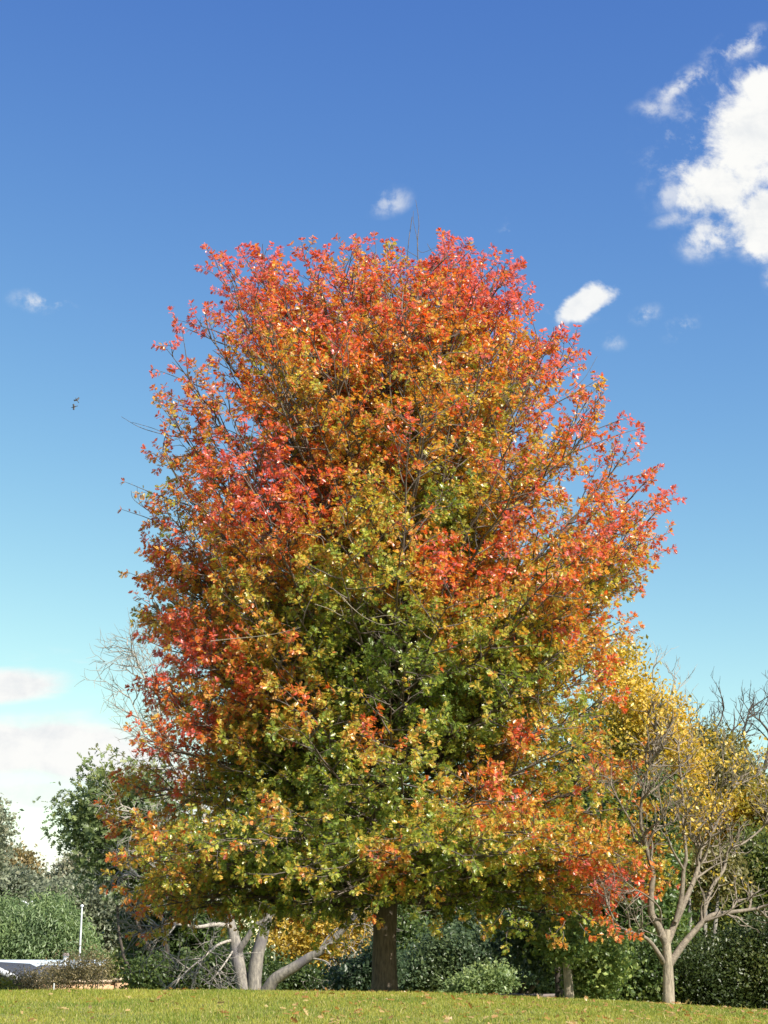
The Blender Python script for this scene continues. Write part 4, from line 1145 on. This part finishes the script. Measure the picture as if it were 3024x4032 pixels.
# poles
def white_pole():
    Y = 76; b = P(323, 3570, Y); gz = float(ground_z(b[0], Y))
    root = empty('white_pole', (b[0], Y, gz), 'plain white pole standing before the gum trees on the left', 'pole')
    tb = Tubes(); tb.add([(b[0], Y, gz), (b[0], Y, (gz + b[2]) / 2), (b[0], Y, b[2])], [.07, .05, .038], 12); tb.build('shaft', M_WHITE, root)
    tb = Tubes(); tb.add([(b[0], Y, b[2]), (b[0], Y, b[2] + .06), (b[0], Y, b[2] + .1)], [.08, .08, .02], 12); tb.build('cap', M_STEEL, root)
    tb = Tubes(); tb.add([(b[0], Y, gz - .05), (b[0], Y, gz + .15)], [.3, .26], 12); tb.build('base', M_STEEL, root)
white_pole()
def lamp():
    Y = 105; b = P(110, 3554, Y); gz = float(ground_z(b[0], Y))
    root = empty('street_lamp', (b[0], Y, gz), 'white street lamp with two level arms above the weeping tree', 'street lamp')
    tb = Tubes(); tb.add([(b[0], Y, gz), (b[0], Y, b[2])], [.12, .08], 12); tb.build('pole', M_WHITE, root)
    for s in (-1, 1):
        tb = Tubes(); tb.add([(b[0] + s * .05, Y, b[2] - .05), (b[0] + s * .18, Y, b[2] + .02), (b[0] + s * .22, Y, b[2] + .03)], .05, 8); tb.build('arm', M_WHITE, root)
        V = []
        x0, x1 = b[0] + s * .18, b[0] + s * .42
        V = [(x0, Y - .14, b[2]), (x1, Y - .10, b[2] + .06), (x1, Y + .10, b[2] + .06), (x0, Y + .14, b[2]), (x0, Y - .14, b[2] + .1), (x1, Y - .10, b[2] + .12), (x1, Y + .10, b[2] + .12), (x0, Y + .14, b[2] + .1)]
        build('lamp_head', V, [np.array([(0, 3, 2, 1), (4, 5, 6, 7), (0, 1, 5, 4), (1, 2, 6, 5), (2, 3, 7, 6), (3, 0, 4, 7)])], M_WHITE, root)
lamp()
def stake():
    Y = 25.0; b = P(213, 3871, Y); gz = float(ground_z(b[0], Y))
    root = empty('marker_stake', (b[0], Y, gz), 'thin grey stake with a white foot at the lawn edge by the wall', 'stake')
    tb = Tubes(); tb.add([(b[0], Y, gz + .02), (b[0], Y, b[2])], .010, 8); tb.build('rod', M_STEEL, root)
    tb = Tubes(); tb.add([(b[0], Y, gz - .02), (b[0], Y, gz + .05), (b[0], Y, gz + .07)], [.035, .03, .01], 10); tb.build('foot', M_WHITE, root)
stake()
def rail():
    Y = 31.0
    xs = [P(a, 3920, Y)[0] for a in (1928, 2020, 2110, 2205, 2300)]
    root = empty('low_rail', (xs[2], Y, float(ground_z(xs[2], Y))), 'low weathered timber rail on short posts at the back of the lawn', 'fence')
    for x in xs:
        gz = float(ground_z(x, Y)); tp = P(0, 3910, Y)[2]
        boxes('post', [(x - .035, x + .035, Y - .035, Y + .035, gz - .1, tp)], M_LOG, root)
    tb = Tubes(); tb.add(smooth_path([(x, Y - .075, P(0, 3922, Y)[2] + .01 * ((k % 2) - .5)) for k, x in enumerate(xs)], 3), .038, 8, .1); tb.build('rail', M_LOG, root)
rail()

# ------------------------------------------------------------------ birds
M_BIRD = plain_mat('dark_feathers', (.03, .03, .035), .6, .3, 20)
M_BIRDBROWN = plain_mat('brown_feathers', (.20, .14, .09), .7, .4, 30)
M_BEAK = plain_mat('dark_beak', (.05, .04, .03), .4, .1, 20)
def skin_like_body(rings, name, mat, root, k=12):
    """continuous body: rings of (centre, radius across, radius up)"""
    c = np.array([r[0] for r in rings], dtype=float)
    t = unit(np.gradient(c, axis=0)); ref = np.array([0, 0, 1.0])
    V = []
    for i, (_, ra, ru) in enumerate(rings):
        side = unit(np.cross(t[i], ref + np.array([.01, .02, 0]))); up = np.cross(side, t[i])
        for j in range(k):
            a = 2 * math.pi * j / k
            V.append(c[i] + side * math.cos(a) * ra + up * math.sin(a) * ru)
    n = len(rings)
    i = np.arange(n - 1)[:, None] * k + np.arange(k)[None]; j = np.arange(n - 1)[:, None] * k + (np.arange(k)[None] + 1) % k
    Q = np.stack([i, j, j + k, i + k], -1).reshape(-1, 4)
    return build(name, V, [Q], mat, root, smooth=True)
def flying_bird(px, py, Y, heading, roll, wing, label):
    c = P(px, py, Y)
    root = empty('flying_bird', c, label, 'bird', 'birds flying left of the oak')
    h = unit(heading); s0 = unit(np.cross(h, [0, -1, .3])); up = np.cross(s0, h)
    rings = [(c + h * a, b, b * .9) for a, b in [(.15, .002), (.135, .014), (.11, .022), (.085, .020), (.05, .034), (0, .040), (-.06, .028), (-.10, .014), (-.19, .022), (-.195, .002)]]
    skin_like_body(rings, 'body', M_BIRD, root)
    tb = Tubes(); tb.add([c + h * .145, c + h * .175], [.006, .001], 6); tb.build('beak', M_BEAK, root)
    for s in (-1, 1):
        w = wing[0] if s < 0 else wing[1]
        tip = unit(s0 * s * w[0] + up * w[1] + h * w[2])
        mid = c + (s0 * s * .3 + up * .1 * w[1] + tip) * .12 + h * .03
        e = c + tip * w[3]
        r1 = c + h * .05; r2 = c - h * .05
        th = up * .006
        V = [r1 + th, r2 + th, mid - h * .055 + th, mid + h * .035 + th, e - h * .02 + th * .4, e + h * .01 + th * .4]
        V += [v - th * 2 for v in V]
        Q = np.array([(0, 1, 2, 3), (3, 2, 4, 5), (6, 9, 8, 7), (9, 11, 10, 8), (0, 3, 9, 6), (3, 5, 11, 9), (1, 7, 8, 2), (2, 8, 10, 4), (4, 10, 11, 5)])
        build('wing', V, [Q], M_BIRD, root)
flying_bird(303, 1575, 78, (-.5, .2, .8), 0, ((1, .2, .1, .16), (1, .1, .35, .17)), 'upper of two small dark birds flying left of the oak')
flying_bird(292, 1602, 78, (-.65, .1, -.15), 0, ((1, .1, .1, .20), (1, .2, .0, .17)), 'lower of two small dark birds flying left of the oak')
def perched():
    c = P(617, 2388, 27.2)
    root = empty('perched_bird', c - np.array([0, 0, .04]), 'small brown bird perched on a twig at the left side of the oak', 'bird')
    h = unit(np.array([-.5, -.1, .85]))
    rings = [(c + h * a + np.array([-.012 if a > .05 else 0, 0, 0]), b, b) for a, b in [(.085, .003), (.08, .014), (.065, .020), (.045, .019), (.03, .024), (0, .034), (-.03, .028), (-.05, .014), (-.11, .011), (-.115, .002)]]
    skin_like_body(rings, 'body', M_BIRDBROWN, root)
    tb = Tubes(); b = c + h * .068 + np.array([-.025, 0, 0]); tb.add([b, b + np.array([-.022, 0, .002])], [.005, .001], 6); tb.build('beak', M_BEAK, root)
    for s in (-1, 1):
        tb = Tubes(); tb.add([c + np.array([.006, s * .01, -.015]), c + np.array([.0, s * .012, -.045])], .003, 5); tb.build('leg', M_BEAK, root)
    tb = Tubes(); tb.add(smooth_path([P(640, 2420, 27.2), P(622, 2393, 27.2) - np.array([0, 0, .05]), P(600, 2400, 27.2), P(585, 2410, 27.2)], 4), .004, 5)
    tw = bpy.data.objects.get('oak_tree')
    o = tb.build('twig', M_TWIG, tw)
perched()
print('OBJECTS', len(bpy.data.objects), 'FACES', sum(len(m.polygons) for m in bpy.data.meshes))
